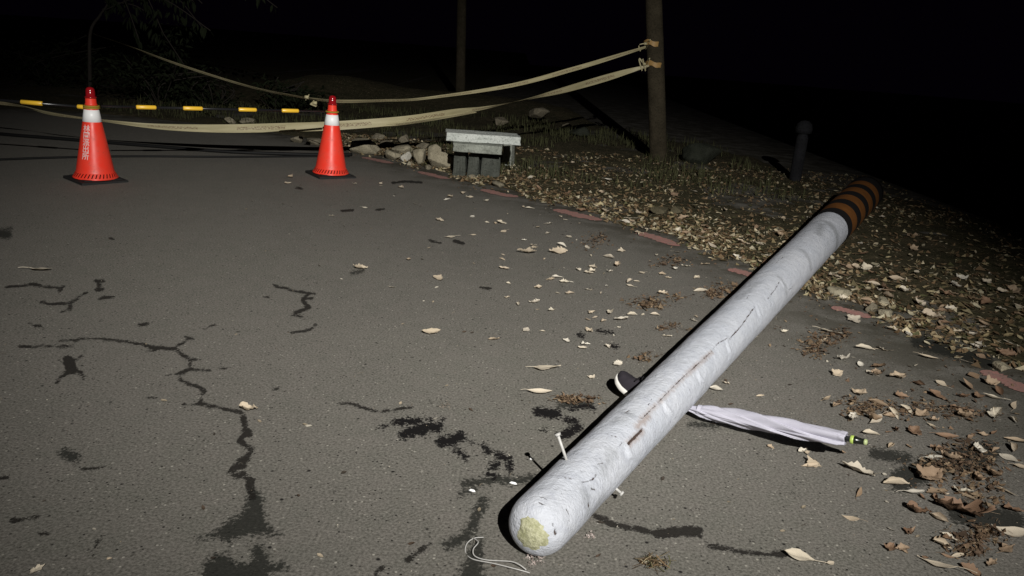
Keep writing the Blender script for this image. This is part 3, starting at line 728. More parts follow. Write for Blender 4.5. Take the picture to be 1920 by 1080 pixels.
# ------------------------------------------------------------------ rocks and stone slabs
def rock_mesh(name, sx, sy, sz, seed, flat=0.0, sub=4):
    bm = bmesh.new(); bmesh.ops.create_icosphere(bm, subdivisions=sub, radius=1); rs = random.Random(seed)
    cuts = []
    for i in range(9):
        v = Vector((rs.gauss(0, 1), rs.gauss(0, 1), rs.gauss(0, 1))).normalized(); cuts.append((v, rs.uniform(.45, .82)))
    for v in bm.verts:
        p = v.co.copy()
        for nv, dd in cuts:
            k = p.dot(nv)-dd
            if k > 0: p -= nv*k*.93
        n = float(fbm(np.array(p.x*2+seed), np.array(p.y*2+p.z*1.7), 3, seed))
        n2 = float(fbm(np.array(p.x*6+seed), np.array(p.y*6+p.z*5), 3, seed+4)); p *= 1+.30*(n-.45)+.10*(n2-.45)
        v.co = (p.x*sx, p.y*sy, max(p.z, -.75)*sz)
    me = bpy.data.meshes.new(name); bm.to_mesh(me); bm.free(); me.polygons.foreach_set('use_smooth', [True]*len(me.polygons))
    return me
def rock(px, py, wpx, hpx, mat, seed, label, depth=1.0, z0=None, yaw=0, cat='rock', tilt=0, group='rocks by the verge'):
    """px,py: where it touches the ground (picture), wpx x hpx its size there"""
    p = at(px, py); g = max(float(ground_h(p[0], p[1])), 0.0) if z0 is None else z0
    p = at(px, py, g); z = (p-CP)@FW; k = z/F_PX; sx = wpx*k/2; sz = hpx*k/2*1.02
    sy = max(sx*depth, sz*.7)
    me = rock_mesh('rock', sx, sy, sz, seed); me.materials.append(mat)
    o = bpy.data.objects.new('rock', me); COL.objects.link(o)
    o.location = (p[0], p[1]+sy*.8, g+sz*.62); o.rotation_euler = (0, tilt, yaw)
    return tag(o, label, cat, group)
rock(680, 288, 82, 36, M_ROCKA, 5, 'long flat tan rock just right of the plain cone', .8, tilt=.05)
rock(724, 276, 30, 14, M_ROCKC, 15, 'flat brown rock wedged behind the long tan rock', 1)
rock(757, 272, 26, 24, M_ROCKC, 6, 'round brown rock on top of the rock row', 1)
rock(757, 288, 48, 20, M_ROCKA, 7, 'broad tan rock below the round brown rock', .7)
rock(735, 301, 34, 26, M_ROCKA, 8, 'greenish tan rock at the front of the rock row', .9)
rock(759, 302, 24, 22, m_rock('pale_chalky_stone', (.38, .36, .30), (.5, .48, .42)), 9, 'small whitish rock between the tan rocks', 1)
rock(786, 306, 36, 34, M_ROCKA, 10, 'rounded tan rock leaning on the big boulder', .9)
rock(792, 281, 34, 17, M_ROCKC, 11, 'low brown rock behind the big boulder', .9)
rock(818, 317, 66, 52, M_ROCKA, 12, 'biggest tan boulder beside the stacked stone slabs', .85)
rock(767, 312, 13, 11, M_ROCKA, 13, 'pebble-sized stone in front of the rock row', 1)
rock(850, 272, 26, 20, M_ROCKB, 14, 'dark rock between the boulder and the slabs', 1)
rock(553, 268, 26, 18, M_ROCKC, 21, 'small stone left of the plain cone', 1)
rock(588, 272, 30, 20, M_ROCKC, 22, 'brown stone half hidden behind the plain cone', 1)
rock(428, 232, 26, 14, M_ROCKA, 23, 'pale stone showing between the tape and the bar', 1)
rock(458, 233, 38, 13, M_ROCKA, 24, 'low pale stone right of the other pale stone behind the tape', 1)
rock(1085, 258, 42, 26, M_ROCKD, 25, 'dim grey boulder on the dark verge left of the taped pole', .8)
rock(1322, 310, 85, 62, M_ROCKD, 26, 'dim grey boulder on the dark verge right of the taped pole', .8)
for i, (x, y, ww, hh, lb) in enumerate([(1550, 500, 0, 0, '')]): pass
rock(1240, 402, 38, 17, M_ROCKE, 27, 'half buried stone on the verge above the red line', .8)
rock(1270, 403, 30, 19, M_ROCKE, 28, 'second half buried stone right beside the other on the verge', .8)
rock(1578, 558, 46, 22, M_ROCKA, 31, 'tan stone on the verge just right of the fallen pole', .9)
rock(1660, 572, 38, 15, M_ROCKA, 32, 'flat tan stone on the verge between two red line pieces', .9)
rock(1667, 596, 36, 14, M_ROCKA, 33, 'flat tan stone touching the far side of the road edge', .9)
rock(1636, 588, 22, 22, M_ROCKC, 34, 'upright brown stone between the flat tan stones', .9)
rock(1885, 700, 44, 20, M_ROCKA, 35, 'flat pale stone at the end of the brightest red line piece', .9)

def slab(name, corner, ex, ey, t, mat, label, seed, cat='stone slab', group=None, bev=.008, taper=0.0):
    """corner: front-left bottom, ex: along the front, ey: depth"""
    c = np.array(corner, float); ex = np.array(ex, float); ey = np.array(ey, float); rs = random.Random(seed)
    L = np.linalg.norm(ex); nx, ny = 14, 8; mb = MB(); V = {}
    lay = [0, .5, 1.0]
    P = []
    def pt(i, j, zt):
        u = i/nx; v = j/ny
        e = .022*(fbm(np.array(u*6+seed), np.array(v*4+zt*3), 3, seed)-.45)
        q = ex*u+ey*v+np.array([0, 0, t*zt]); ctr = ex*.5+ey*.5+np.array([0, 0, t*.5])
        inset = taper*(zt)
        q = ctr+(q-ctr)*np.array([1-inset, 1-inset, 1]); return q+(q-ctr)/ (np.linalg.norm(q-ctr)+1e-6)*e*1.5
    for zt in (0, 1):
        mb.grid([[pt(i, j, zt) for j in range(ny+1)] for i in range(nx+1)], nx+1, ny+1)
    for side in range(4):
        rng = range(nx+1) if side < 2 else range(ny+1); rows = []
        for k in rng:
            rows.append([pt(*((k, 0) if side == 0 else (k, ny) if side == 1 else (0, k) if side == 2 else (nx, k)), zt) for zt in (0, .33, .67, 1)])
        mb.grid(rows, len(rows), 4)
    o = mb.build(name, mat, None, False); o.location = c
    bm = bmesh.new(); bm.from_mesh(o.data); bmesh.ops.remove_doubles(bm, verts=bm.verts, dist=.0005); bmesh.ops.recalc_face_normals(bm, faces=bm.faces); bm.to_mesh(o.data); bm.free()
    b = o.modifiers.new('bevel', 'BEVEL'); b.width = bev; b.segments = 2; b.limit_method = 'ANGLE'; b.angle_limit = rad(50)
    return tag(o, label, cat, group)
# blocks under the slabs
G0 = 0.01
def block(px0, px1, py, h, depth, label, seed, mat, yaw=0):
    a = at(px0, py, G0); b = at(px1, py+2, G0); ex = b-a; ex[2] = 0; ey = np.array([-ex[1], ex[0], 0]); ey = ey/np.linalg.norm(ey)*depth
    return slab('stone_block', a-np.array([0, 0, .03]), ex, ey, h+.03, mat, label, seed, 'stone block', 'stone blocks under the slabs', .045, .10)
ZB2 = .285; ZB1 = ZB2+.092
block(848, 872, 328, ZB2-.002, .30, 'dark upright stone block under the slabs, next to the big boulder', 1, M_ROCKB)
block(875, 896, 330, ZB2-.05, .22, 'middle one of the dark stone blocks under the slabs', 2, M_ROCKB)
block(900, 938, 332, ZB2-.06, .26, 'rounded dark stone block, farthest from the boulder', 3, M_ROCKB)
block(940, 958, 310, ZB2-.002, .16, 'darker small stone block propping the end of the lower slab', 4, M_SLABD)
a = at(848, 284, ZB2); b = at(941, 291, ZB2); ex = b-a; ey = np.array([-ex[1], ex[0], 0]); ey = ey/np.linalg.norm(ey)*.34
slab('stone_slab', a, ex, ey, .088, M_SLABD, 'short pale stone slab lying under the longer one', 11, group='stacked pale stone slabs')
a = at(836, 264, ZB1); b = at(976, 273, ZB1); ex = b-a; ey = np.array([-ex[1], ex[0], 0]); ey = ey/np.linalg.norm(ey)*.36
slab('stone_slab', a, ex, ey, .088, M_SLAB, 'long pale stone slab lying topmost of the stack', 12, group='stacked pale stone slabs')
for (x, y, ww, hh, sd_, lb) in [(1008, 222, 46, 24, 41, 'dim brown rock on the dark verge above the slabs, left one'), (1062, 244, 30, 16, 42, 'low dim rock on the dark verge, left of the dim grey boulder'), (938, 236, 40, 18, 43, 'flat dim rock just behind the long pale slab'),
                                (708, 262, 30, 14, 44, 'brown rock peeking out behind the rock row'), (846, 306, 20, 14, 46, 'small rock squeezed between big boulder and dark blocks'), (802, 318, 16, 10, 47, 'small flat stone at the foot of the big boulder'), (886, 336, 22, 12, 48, 'flat stone in front of the middle dark block'), (932, 352, 30, 14, 49, 'greenish stone at the road edge below the farthest dark block'), (490, 240, 22, 10, 50, 'tiny dim stone right of the two pale stones behind the tape')]:
    rock(x, y, ww, hh, M_ROCKC, sd_, lb, 1)
# distant marker post
pm = np.array(aty(1493, 322, 10.2)); pm[2] = float(ground_h(pm[0], pm[1]))
mb = MB(); mb.lathe([(.075, -.1), (.072, .55), (.06, .58), (.058, .60), (.10, .61), (.105, .66), (.09, .72), (.05, .755), (.002, .765)], 28)
o = mb.build('marker_post', m_rock('dimmed_concrete', (.012, .012, .014), (.022, .022, .025))); o.location = pm  # concrete coloured near black to imitate the dark around the post
tag(o, 'dim round-headed concrete marker post in the dark behind the pole', 'post')

# ------------------------------------------------------------------ umbrella
def build_umbrella():
    A = at(1286, 764, .040); B = at(1587, 822, .125); root = thing('umbrella', 'furled lavender umbrella lying with its tip under the fallen pole', 'umbrella', tuple(A))
    ax = B-A; L = np.linalg.norm(ax); d = ax/L; s = np.cross(d, [0, 0, 1]); s /= np.linalg.norm(s); u = np.cross(s, d)
    n, m = 110, 96; P = []
    kx = [0, .03, .06, .12, .2, .35, .55, .72, .88, .97, 1.0]; kr = [.013, .015, .017, .024, .029, .034, .040, .041, .037, .032, .028]
    for i in range(n):
        t = i/(n-1); r = float(np.interp(t, kx, kr)); tw = 3.0*t+.4*math.sin(3*t); row = []
        sag = -.004*math.sin(math.pi*t)
        for j in range(m):
            a = 2*math.pi*j/m; ph = (6*(a+tw*1.5)/(2*math.pi)) % 1
            # overlapping pleats: saw tooth with soft shoulder
            saw = (ph**.8)*.30*min(1, ph*0+1) if ph < .93 else .30*(1-ph)/.07
            amp = (.55+.45*math.sin(2.3*a+tw*2+1))
            rr = r*(.74+saw*amp*1.9+.05*math.sin(5*a-9*t))
            if t > .97: rr *= 1+.10*math.sin(4*a)
            row.append(d*L*t+(s*math.cos(a)*1.0+u*math.sin(a)*.88)*rr+np.array([0, 0, sag]))
        P.append(row)
    mb = MB(); mb.grid(P, n, m, True)
    c = d*(L-.02); n0 = len(mb.V); mb.V.append(tuple(c)); 
    for j in range(m): mb.F.append(((n-1)*m+j, (n-1)*m+(j+1) % m, n0)); mb.mi.append(0)
    mb.build('canopy', M_FAB, root)
    # tie strap
    mb = MB(); t = .10; r = .0185
    pts = [d*L*t+(s*math.cos(a)+u*math.sin(a))*r*1.15 for a in np.linspace(0, 2*math.pi, 25)]
    mb.grid([[p-d*.008, p+d*.008] for p in pts], 25, 2); mb.build('tie_strap', M_FAB, root)
    # ferrule (under the pole) and handle
    mb = MB(); mb.tube([-d*.05, d*.004], .006, 12); mb.build('ferrule', M_GALV, root)
    mb = MB(); mb.tube([d*(L-.03), d*(L+.012), d*(L+.014), d*(L+.034), d*(L+.036), d*(L+.06)], [.010, .010, .014, .014, .0125, .0105], 20); h = mb.build('handle', simple('black_handle_plastic', (.010, .012, .009), .25, .5, .1), root)
    mb = MB(); mb.tube([d*(L+.0135), d*(L+.0155), d*(L+.024), d*(L+.026)], [.0135, .0155, .0155, .0135], 20); mb.build('handle_ring', simple('lime_plastic', (.42, .55, .12), .35, .5, .1), h)
    mb = MB(); mb.tube([d*(L+.058), d*(L+.063), d*(L+.069), d*(L+.071)], [.010, .0115, .010, .004], 16); mb.build('end_cap', simple('pale_lime_plastic', (.40, .46, .22), .4, .4, .1), h)
    return root
build_umbrella()

# ------------------------------------------------------------------ shoe
def build_shoe():
    root = thing('shoe', 'black canvas shoe with white sole lying beyond the fallen pole', 'shoe')
    L = .262
    # outline of the sole, x forward (toe +), y to the side
    def half(t):   # half width along the length
        return float(np.interp(t, [0, .04, .12, .3, .5, .72, .85, .93, .98, 1], [.004, .020, .030, .033, .034, .045, .044, .034, .018, .003]))
    n, m = 46, 28
    mb = MB()   # sole
    loops = []
    N = 72
    def outline(off, z):
        out = []
        for i in range(N):
            a = 2*math.pi*i/N; t = .5+.5*math.cos(a); t = min(max(t, .0), 1); sgn = 1 if math.sin(a) >= 0 else -1
            y = sgn*(half(t)+off) if 0 < t < 1 else 0
            x = (t-.5)*(L+2*off)
            if abs(math.sin(a)) < 1e-6: y = 0
            zz = z+.022*max(0, t-.72)**1.5/.15
            out.append((x, y, zz))
        return out
    prof = [(-.004, 0), (.001, .003), (.0025, .008), (.0025, .017), (.001, .021), (-.003, .0215)]
    P = [outline(o, z) for o, z in prof]; mb.grid(P, len(P), N, True); mb.F.append(tuple(range(N))[::-1]); mb.mi.append(0); mb.F.append(tuple(range((len(P)-1)*N, len(P)*N))); mb.mi.append(0)
    mb.build('sole', M_SOLE, root)
    mb = MB(); P = []   # upper: cross sections along the length
    ts = np.linspace(.02, .985, 40)
    for t in ts:
        w_ = half(t)-.002; hgt = float(np.interp(t, [0, .08, .25, .42, .55, .7, .85, .95, 1], [.052, .064, .060, .062, .066, .052, .036, .024, .010]))
        zb = .024+.022*max(0, t-.72)**1.5/.15; row = []
        opening = .10 < t < .48
        for j in range(m):
            a = math.pi*j/(m-1); e = .62
            y = w_*math.copysign(abs(math.cos(a))**e, math.cos(a)); z = hgt*abs(math.sin(a))**.75
            if opening:
                z = min(z, hgt); 
                if abs(y) < w_*.55: z = .012+.3*z*(abs(y)/(w_*.55))**2
            row.append(((t-.5)*L, y, zb+z))
        P.append(row)
    mb.grid(P, len(P), m); mb.build('upper', M_SHOE, root)
    mb = MB()
    for i, t in enumerate((.50, .55, .60, .65)):
        hgt = float(np.interp(t, [.42, .55, .7], [.062, .066, .052])); zc = .026+hgt
        mb.tube([((t-.5)*L+.004*(-1)**i, y, zc+.002-.014*(abs(y)/.022)**2) for y in np.linspace(-.024, .024, 9)], .0034, 8)
    zc = .026+.068
    for s_ in (-1, 1):
        mb.tube(catmull([((.53-.5)*L, 0, zc), ((.55-.5)*L, s_*.018, zc+.016), ((.50-.5)*L, s_*.032, zc+.004), ((.53-.5)*L, s_*.006, zc)], 6), .003, 7)
        mb.tube(catmull([((.53-.5)*L, 0, zc), ((.58-.5)*L, s_*.02, zc+.008), ((.60-.5)*L, s_*.034, zc-.02)], 6), .0028, 7)
    mb.build('laces', M_LACE, root)
    return root
SHOE = build_shoe()
def pose(o, fwd, up, loc):
    f = Vector(fwd).normalized(); u = Vector(up); l = u.cross(f).normalized(); u = f.cross(l)
    m = Matrix((f, l, u)).transposed().to_4x4(); m.translation = Vector(loc)
    o.matrix_world = m; o.location = m.to_translation(); o.rotation_euler = m.to_euler()
TOE = at(1152, 714, .052); SF = np.array([-.55, .76, .26]); SF /= np.linalg.norm(SF)
pose(SHOE, SF, (.50, -.16, .82), TOE-SF*.133)

# ------------------------------------------------------------------ leaves
def leaf_mesh(kind, seed):
    """unit leaf: length 1 along x"""
    rs = random.Random(seed); nu, nv = 13, 7; P = []
    par = dict(oval=(.58, .9, .14, .3, .04), heart=(.62, .62, .06, .10, .04), long=(.28, .8, .12, .30, .03), cup=(.46, .8, .26, .9, .03), roll=(.60, .9, .12, 2.0, .06), crumple=(.75, .7, .22, .9, .16), torn=(.80, .6, .18, .8, .10))[kind]
    wd, sk, bend, curl, ns = par; bs = rs.uniform(-1, 1)
    for i in range(nu):
        t = i/(nu-1); wv = wd/2*(math.sin(math.pi*t**sk)**.8 if 0 < t < 1 else .02)
        if kind in ('torn', 'crumple'): wv *= 1+rs.uniform(-.28, .22)
        row = []
        for j in range(nv):
            v = 2*j/(nv-1)-1; vv = v+(rs.uniform(-.22, .22) if abs(v) > .9 and kind in ('torn', 'crumple') else 0)
            a = vv*curl*(.6+.4*math.sin(t*3+bs)); rr = wv/max(curl, .05)
            y = math.sin(a)*rr; z = (1-math.cos(a))*rr
            z += bend*((t-.5)**2)*2*(1+.5*bs)+ns*(float(fbm(np.array(t*4+seed), np.array(v*2.0+5), 3, seed))-.45)*2-.02*(1-abs(v))*0
            row.append((t-.5+ns*.4*rs.uniform(-1, 1), y+bs*.10*math.sin(t*3), z))
        P.append(row)
    mb = MB(); mb.grid(P, nu, nv)
    if kind in ('oval', 'heart', 'long', 'cup'):
        b = np.array(P[0][nv//2]); st = rs.uniform(.25, .5)
        mb.tube(catmull([b+np.array([.04, 0, 0]), b+np.array([-st*.5, .05*bs, .01]), b+np.array([-st, .16*bs, .0])], 5), .009, 5)
    zmin = min(v[2] for v in mb.V); mb.V = [(x, y, z-zmin) for x, y, z in mb.V]
    return mesh('leaf', mb.V, mb.F)
LEAF = {}
for k_, q in (('oval', 3), ('heart', 2), ('long', 3), ('cup', 3), ('roll', 3), ('crumple', 4), ('torn', 4)):
    for mi, mt in enumerate((M_LEAF, M_LEAFB)):
        LEAF[k_, mi] = []
        for i in range(q):
            me = leaf_mesh(k_, 10*i+len(k_)); me.materials.append(mt); LEAF[k_, mi].append(me)
rl = random.Random(99)
def leaf(px, py, wpx, kind, mi, label, yaw=None, group=None, name='fallen_leaf', tilt=.3):
    p = at(px, py); g = max(0.0, float(ground_h(p[0], p[1])))
    p = at(px, py, g); z = (p-CP)@FW; s = (1.12 if wpx < 40 else .98)*wpx*z/F_PX
    o = bpy.data.objects.new(name, rl.choice(LEAF[kind, mi])); COL.objects.link(o)
    o.location = (p[0], p[1], g+.002+s*.05); o.scale = (s, s*rl.uniform(.8, 1.1), s*rl.uniform(.6, 1.5))
    o.rotation_euler = (rl.uniform(-tilt, tilt), rl.uniform(-tilt, tilt)*.5, rl.uniform(0, 6.28) if yaw is None else yaw)
    return tag(o, label, 'leaf', group)
# leaves that can be told apart
leaf(1027, 694, 52, 'heart', 0, 'broad cream leaf with a thin stem on asphalt, upper of two left of shoe', .15)
leaf(1012, 738, 50, 'cup', 0, 'cream leaf with long pointed ends, lower of two left of the shoe', .1)
leaf(465, 771, 30, 'crumple', 0, 'crumpled pinkish leaf sitting on the long crack', 0)
leaf(75, 508, 38, 'oval', 0, 'lone pale leaf near the left edge of the asphalt', .1)
leaf(808, 624, 32, 'torn', 0, 'pale torn leaf alone in the middle of the asphalt', .4)
leaf(926, 638, 20, 'torn', 0, 'small white leaf right of the torn leaf in mid asphalt', .1)
leaf(988, 476, 32, 'torn', 0, 'bright white torn leaf on the asphalt below the stone blocks', .1)
leaf(1498, 1049, 58, 'oval', 0, 'smooth oval pale leaf at the bottom edge of the picture', 2.85)
leaf(1757, 1062, 72, 'long', 0, 'long pinkish leaf with a thin stem in the bottom right corner', 2.5)
leaf(1890, 998, 66, 'cup', 0, 'curled white leaf at the right edge, lower corner', 2.9)
leaf(1892, 1033, 46, 'heart', 1, 'olive brown broad leaf under the curled white leaf', .6)
leaf(1740, 672, 40, 'cup', 0, 'bright white cupped leaf on asphalt before the red line end', -.2)
leaf(1682, 709, 40, 'crumple', 0, 'crumpled cream leaf left of the white cupped leaf', .4)
leaf(1605, 888, 62, 'torn', 0, 'long twisted tan leaf below the umbrella handle', 2.6)
leaf(1680, 911, 52, 'roll', 0, 'rolled pale leaf pointing sideways right of the twisted leaf', .05)
leaf(1775, 820, 44, 'cup', 1, 'boat-shaped reddish leaf right of the umbrella handle', -.2)
leaf(1745, 898, 62, 'crumple', 1, 'large brown crumpled leaf in the litter right of the rolled leaf', .5)
leaf(1806, 968, 95, 'crumple', 1, 'largest brown leaf lying flat in the litter at lower right', -.5)
leaf(1712, 925, 44, 'oval', 0, 'silvery oval leaf below the large brown crumpled leaf', .1)
leaf(1748, 860, 40, 'oval', 0, 'pale pointed leaf above the large brown crumpled leaf', .2)
leaf(1813, 933, 42, 'long', 0, 'narrow cream leaf standing tilted in the right litter', 1.9, tilt=.5)
leaf(675, 505, 24, 'torn', 0, 'flattened whitish scrap of leaf in the middle left asphalt', 0)
leaf(1557, 625, 36, 'oval', 0, 'cream leaf lying on the brown clump right of the pole', -.3)
leaf(1622, 656, 36, 'roll', 0, 'white rolled leaf on clear asphalt right of the pole clump', .1)
leaf(1660, 659, 26, 'long', 0, 'thin straw-like leaf end to end with the white rolled leaf', -.2)
GA = 'small pale leaves on the open asphalt'
LBA = 'small pale dry leaf scattered on the open asphalt left of the pole'
for x, y, s, k_ in [(545, 333, 14, 'torn'), (540, 345, 15, 'oval'), (752, 353, 20, 'roll'), (666, 346, 9, 'torn'), (714, 346, 10, 'torn'), (714, 349, 8, 'oval'), (846, 370, 15, 'torn'), (868, 364, 14, 'torn'), (880, 371, 14, 'crumple'), (838, 376, 12, 'torn'), (912, 378, 15, 'torn'), (779, 383, 10, 'oval'),
                    (886, 408, 16, 'oval'), (824, 415, 15, 'torn'), (684, 390, 10, 'oval'), (622, 406, 10, 'torn'), (844, 446, 20, 'oval'), (887, 441, 11, 'oval'), (768, 488, 17, 'torn'), (820, 524, 24, 'torn'), (736, 540, 12, 'oval'),
                    (913, 418, 8, 'torn'), (929, 420, 9, 'torn'), (1008, 427, 14, 'torn'), (1060, 413, 9, 'torn'), (1086, 420, 10, 'oval'), (1065, 445, 18, 'oval'), (1053, 462, 20, 'roll'), (1045, 474, 34, 'crumple'), (1163, 472, 18, 'torn'), (1141, 485, 24, 'roll'), (1112, 503, 18, 'torn'), (1110, 511, 22, 'crumple'), (1045, 522, 22, 'roll'), (1058, 531, 16, 'torn'), (1145, 511, 15, 'torn'), (1180, 529, 24, 'roll'), (1103, 545, 14, 'torn'), (1070, 552, 18, 'roll'),
                    (1142, 589, 24, 'torn'), (1185, 592, 21, 'roll'), (1165, 601, 28, 'torn'), (1033, 583, 16, 'torn'), (985, 620, 22, 'oval'), (952, 559, 12, 'torn'), (1270, 474, 15, 'oval'), (1287, 501, 16, 'crumple'), (1322, 497, 16, 'torn'), (1313, 548, 24, 'roll'), (1250, 632, 16, 'crumple'), (1139, 652, 14, 'torn'), (1157, 684, 24, 'crumple'), (1108, 709, 14, 'torn'), (1425, 744, 15, 'roll'), (1340, 732, 26, 'roll'), (1445, 840, 13, 'torn'), (1512, 851, 16, 'torn'), (1520, 872, 30, 'torn'), (1419, 806, 15, 'oval'), (1360, 720, 14, 'torn'), (70, 1071, 26, 'crumple'), (205, 1050, 9, 'torn')]:
    leaf(x, y, s, k_, 0, LBA, None, GA)
for i in range(75):
    x = rl.uniform(940, 1420); y = rl.uniform(385, 660)
    p = at(x, y); u = (p[:2]-PA)@PD
    if verge_d(p[0], p[1]) > -.12 or (p-p_axis(u))@SIDE > -.25: continue
    leaf(x, y, rl.uniform(8, 19), rl.choice(['torn', 'crumple', 'roll', 'oval', 'torn']), 0, LBA, None, GA)
GB = 'curled leaves in the litter at right'
LBB = 'curled brown or tan leaf in the litter on the asphalt right of the pole'
for x, y, s, k_, mi in [(1543, 641, 20, 'oval', 0), (1472, 624, 16, 'torn', 0), (1598, 602, 34, 'torn', 0), (1673, 621, 28, 'torn', 0), (1704, 627, 22, 'oval', 0), (1621, 575, 18, 'cup', 0), (1764, 722, 22, 'oval', 0), (1812, 726, 36, 'cup', 1), (1862, 749, 32, 'cup', 0), (1551, 750, 32, 'long', 0), (1568, 764, 24, 'roll', 1), (1646, 760, 40, 'roll', 1), (1640, 790, 60, 'long', 0), (1600, 787, 36, 'crumple', 0), (1865, 784, 36, 'crumple', 0), (1823, 706, 28, 'oval', 1),
                        (1746, 799, 16, 'oval', 0), (1715, 815, 30, 'crumple', 1), (1757, 927, 38, 'torn', 1), (1809, 925, 36, 'torn', 0), (1834, 846, 36, 'crumple', 0), (1895, 843, 40, 'roll', 0), (1890, 862, 34, 'oval', 0), (1912, 876, 30, 'oval', 0), (1862, 892, 42, 'crumple', 1), (1890, 925, 34, 'long', 0), (1720, 964, 36, 'crumple', 1), (1760, 974, 36, 'roll', 0), (1837, 958, 40, 'long', 1), (1555, 1057, 18, 'oval', 0), (1818, 1072, 40, 'torn', 1), (1504, 847, 20, 'torn', 0), (1518, 875, 32, 'roll', 0), (1671, 1030, 26, 'torn', 1), (1906, 830, 44, 'cup', 0), (1634, 788, 30, 'crumple', 1), (1670, 838, 26, 'roll', 0), (1800, 770, 36, 'crumple', 1), (1830, 745, 28, 'torn', 1), (1690, 745, 24, 'torn', 1), (1900, 790, 28, 'roll', 0), (1645, 690, 30, 'crumple', 1), (1580, 676, 28, 'crumple', 0), (1612, 688, 24, 'cup', 0), (1632, 702, 26, 'oval', 0), (1570, 703, 24, 'crumple', 0), (1760, 845, 26, 'crumple', 1), (1835, 900, 28, 'crumple', 1), (1900, 960, 30, 'torn', 1), (1850, 1000, 26, 'roll', 1), (1700, 1000, 22, 'torn', 1), (1860, 1060, 28, 'crumple', 1), (1780, 1010, 26, 'torn', 0)]:
    leaf(x, y, s, k_, mi, LBB, None, GB)
for i in range(70):
    x = rl.uniform(1560, 1915); y = rl.uniform(640, 1075)
    if x < 1640+.12*(y-640) and rl.random() < .7: continue
    p = at(x, y)
    if verge_d(p[0], p[1]) > 0: continue
    leaf(x, y, rl.uniform(12, 34), rl.choice(['crumple', 'torn', 'roll', 'cup', 'long']), 1 if rl.random() < .7 else 0, LBB, None, GB, tilt=.45)
GC = 'leaves on the dark verge'
LBC = 'dry leaf lying on the dark earth of the verge beyond the road edge'
nC = 0
KN = ['oval', 'long', 'cup', 'roll', 'crumple', 'torn', 'crumple', 'torn']
while nC < 140:
    x = rl.uniform(980, 1915); y = rl.uniform(300, 690); p = at(x, y); d = float(verge_d(p[0], p[1]))
    if d < .03 or p[0] > 4.7: continue
    if rl.random() > math.exp(-d/1.3): continue
    u = (p[:2]-PA)@PD
    if abs((p-p_axis(u))@SIDE) < p_r(u)+.06 and u < U_END: continue
    z = (p-CP)@FW
    leaf(x, y, rl.uniform(.05, .10)*F_PX/z, rl.choice(KN), 0 if rl.random() < .55 else 1, LBC, None, GC, tilt=.5); nC += 1

# ------------------------------------------------------------------ litter: many small bits in one mesh
def bits(name, samples, label, cat, kind=None, group=None, seed=1):
    """samples: list of (x, y, z, size, kind, colour)"""
    rs = random.Random(seed); V = []; Fc = []; tint = []
    for (x, y, z, s, k_, c) in samples:
        R_ = Euler((rs.uniform(-.7, .7), rs.uniform(-.7, .7), rs.uniform(0, 6.28))).to_matrix(); n = len(V)
        if k_ == 'leaf':
            pts = [(-.5, 0, 0), (-.2, .22, .1), (.2, .2, .05), (.5, 0, .12), (.2, -.2, .1), (-.2, -.22, .02), (0, 0, -.05)]
            f = [(0, 1, 6), (1, 2, 6), (2, 3, 6), (3, 4, 6), (4, 5, 6), (5, 0, 6)]
        elif k_ == 'straw':
            h = .03; b_ = rs.uniform(-.2, .2); pts = [(-.5, -h, 0), (-.5, h, 0), (0, b_-h, .08), (0, b_+h, .08), (.5, -h, 0), (.5, h, .0)]; f = [(0, 1, 3, 2), (2, 3, 5, 4)]
        else:   # crumb
            pts = [(rs.uniform(-.5, .5), rs.uniform(-.5, .5), -.3) for _ in range(3)]+[(rs.uniform(-.2, .2), rs.uniform(-.2, .2), .4)]
            f = [(0, 1, 3), (1, 2, 3), (2, 0, 3), (0, 2, 1)]
        for q in pts:
            v = R_ @ Vector(q)*s; V.append((x+v.x, y+v.y, max(z+v.z*(.6 if k_ != 'crumb' else 1)+s*.12, z+.001)))
            tint.append(c)
        Fc += [tuple(i+n for i in t) for t in f]
    o0 = V[0]
    me = mesh(name, V, Fc, False); a = me.attributes.new('tint', 'FLOAT_COLOR', 'POINT')
    a.data.foreach_set('color', np.array([(*c, 1) for c in tint], np.float32).ravel())
    o = link(name, me, M_TINT); return tag(o, label, cat, group, kind)
def pick(rs, pal): 
    c = rs.choice(pal); k = rs.uniform(.7, 1.25); return tuple(min(1, x*k) for x in c)
PAL_V = [(.38, .30, .18), (.55, .47, .32), (.26, .18, .10), (.20, .13, .07), (.15, .10, .055), (.18, .12, .065), (.30, .24, .13), (.40, .34, .20), (.20, .14, .08), (.12, .10, .05), (.48, .43, .30), (.16, .11, .06), (.10, .10, .045)]
PAL_B = [(.13, .085, .055), (.18, .115, .07), (.09, .06, .04), (.22, .15, .09), (.26, .19, .12)]
DASH = [(1885, 50), (1595, 38), (1392, 28), (1233, 40), (1084, 45), (938, 34), (813, 28), (707, 28)]
rs = random.Random(5); smp = []
while len(smp) < 24000:
    y = 1.8+9.5*rs.random()**1.3; x = rs.uniform(-2.6, 4.9); d = float(verge_d(x, y))
    if d < -.45 and not (y < 4.9 and d > -1.1): continue
    dens = math.exp(-max(d-.1, 0)/.5)*1.1+.15 if d > -.02 else (.16*math.exp((d+.1)/.45) if y < 4.9 else 0)+.5*math.exp(d/.13)
    if d < .10:
        qx, qy, _ = proj((x, y, 0))
        if min(abs(qx-c_)/w_ for c_, w_ in DASH) < 1 and rs.random() < .93: continue
    dens *= max(0, -.15+2.1*float(fbm(np.array(x*2.0), np.array(y*2.0), 3, 44)))
    if rs.random() > dens: continue
    z = max(float(ground_h(x, y)), 0)
    smp.append((x, y, z, rs.uniform(.016, .07) if d > -.1 else rs.uniform(.008, .035), rs.choice(['leaf', 'leaf', 'straw', 'crumb']), pick(rs, PAL_V if d > -.1 else PAL_B)))
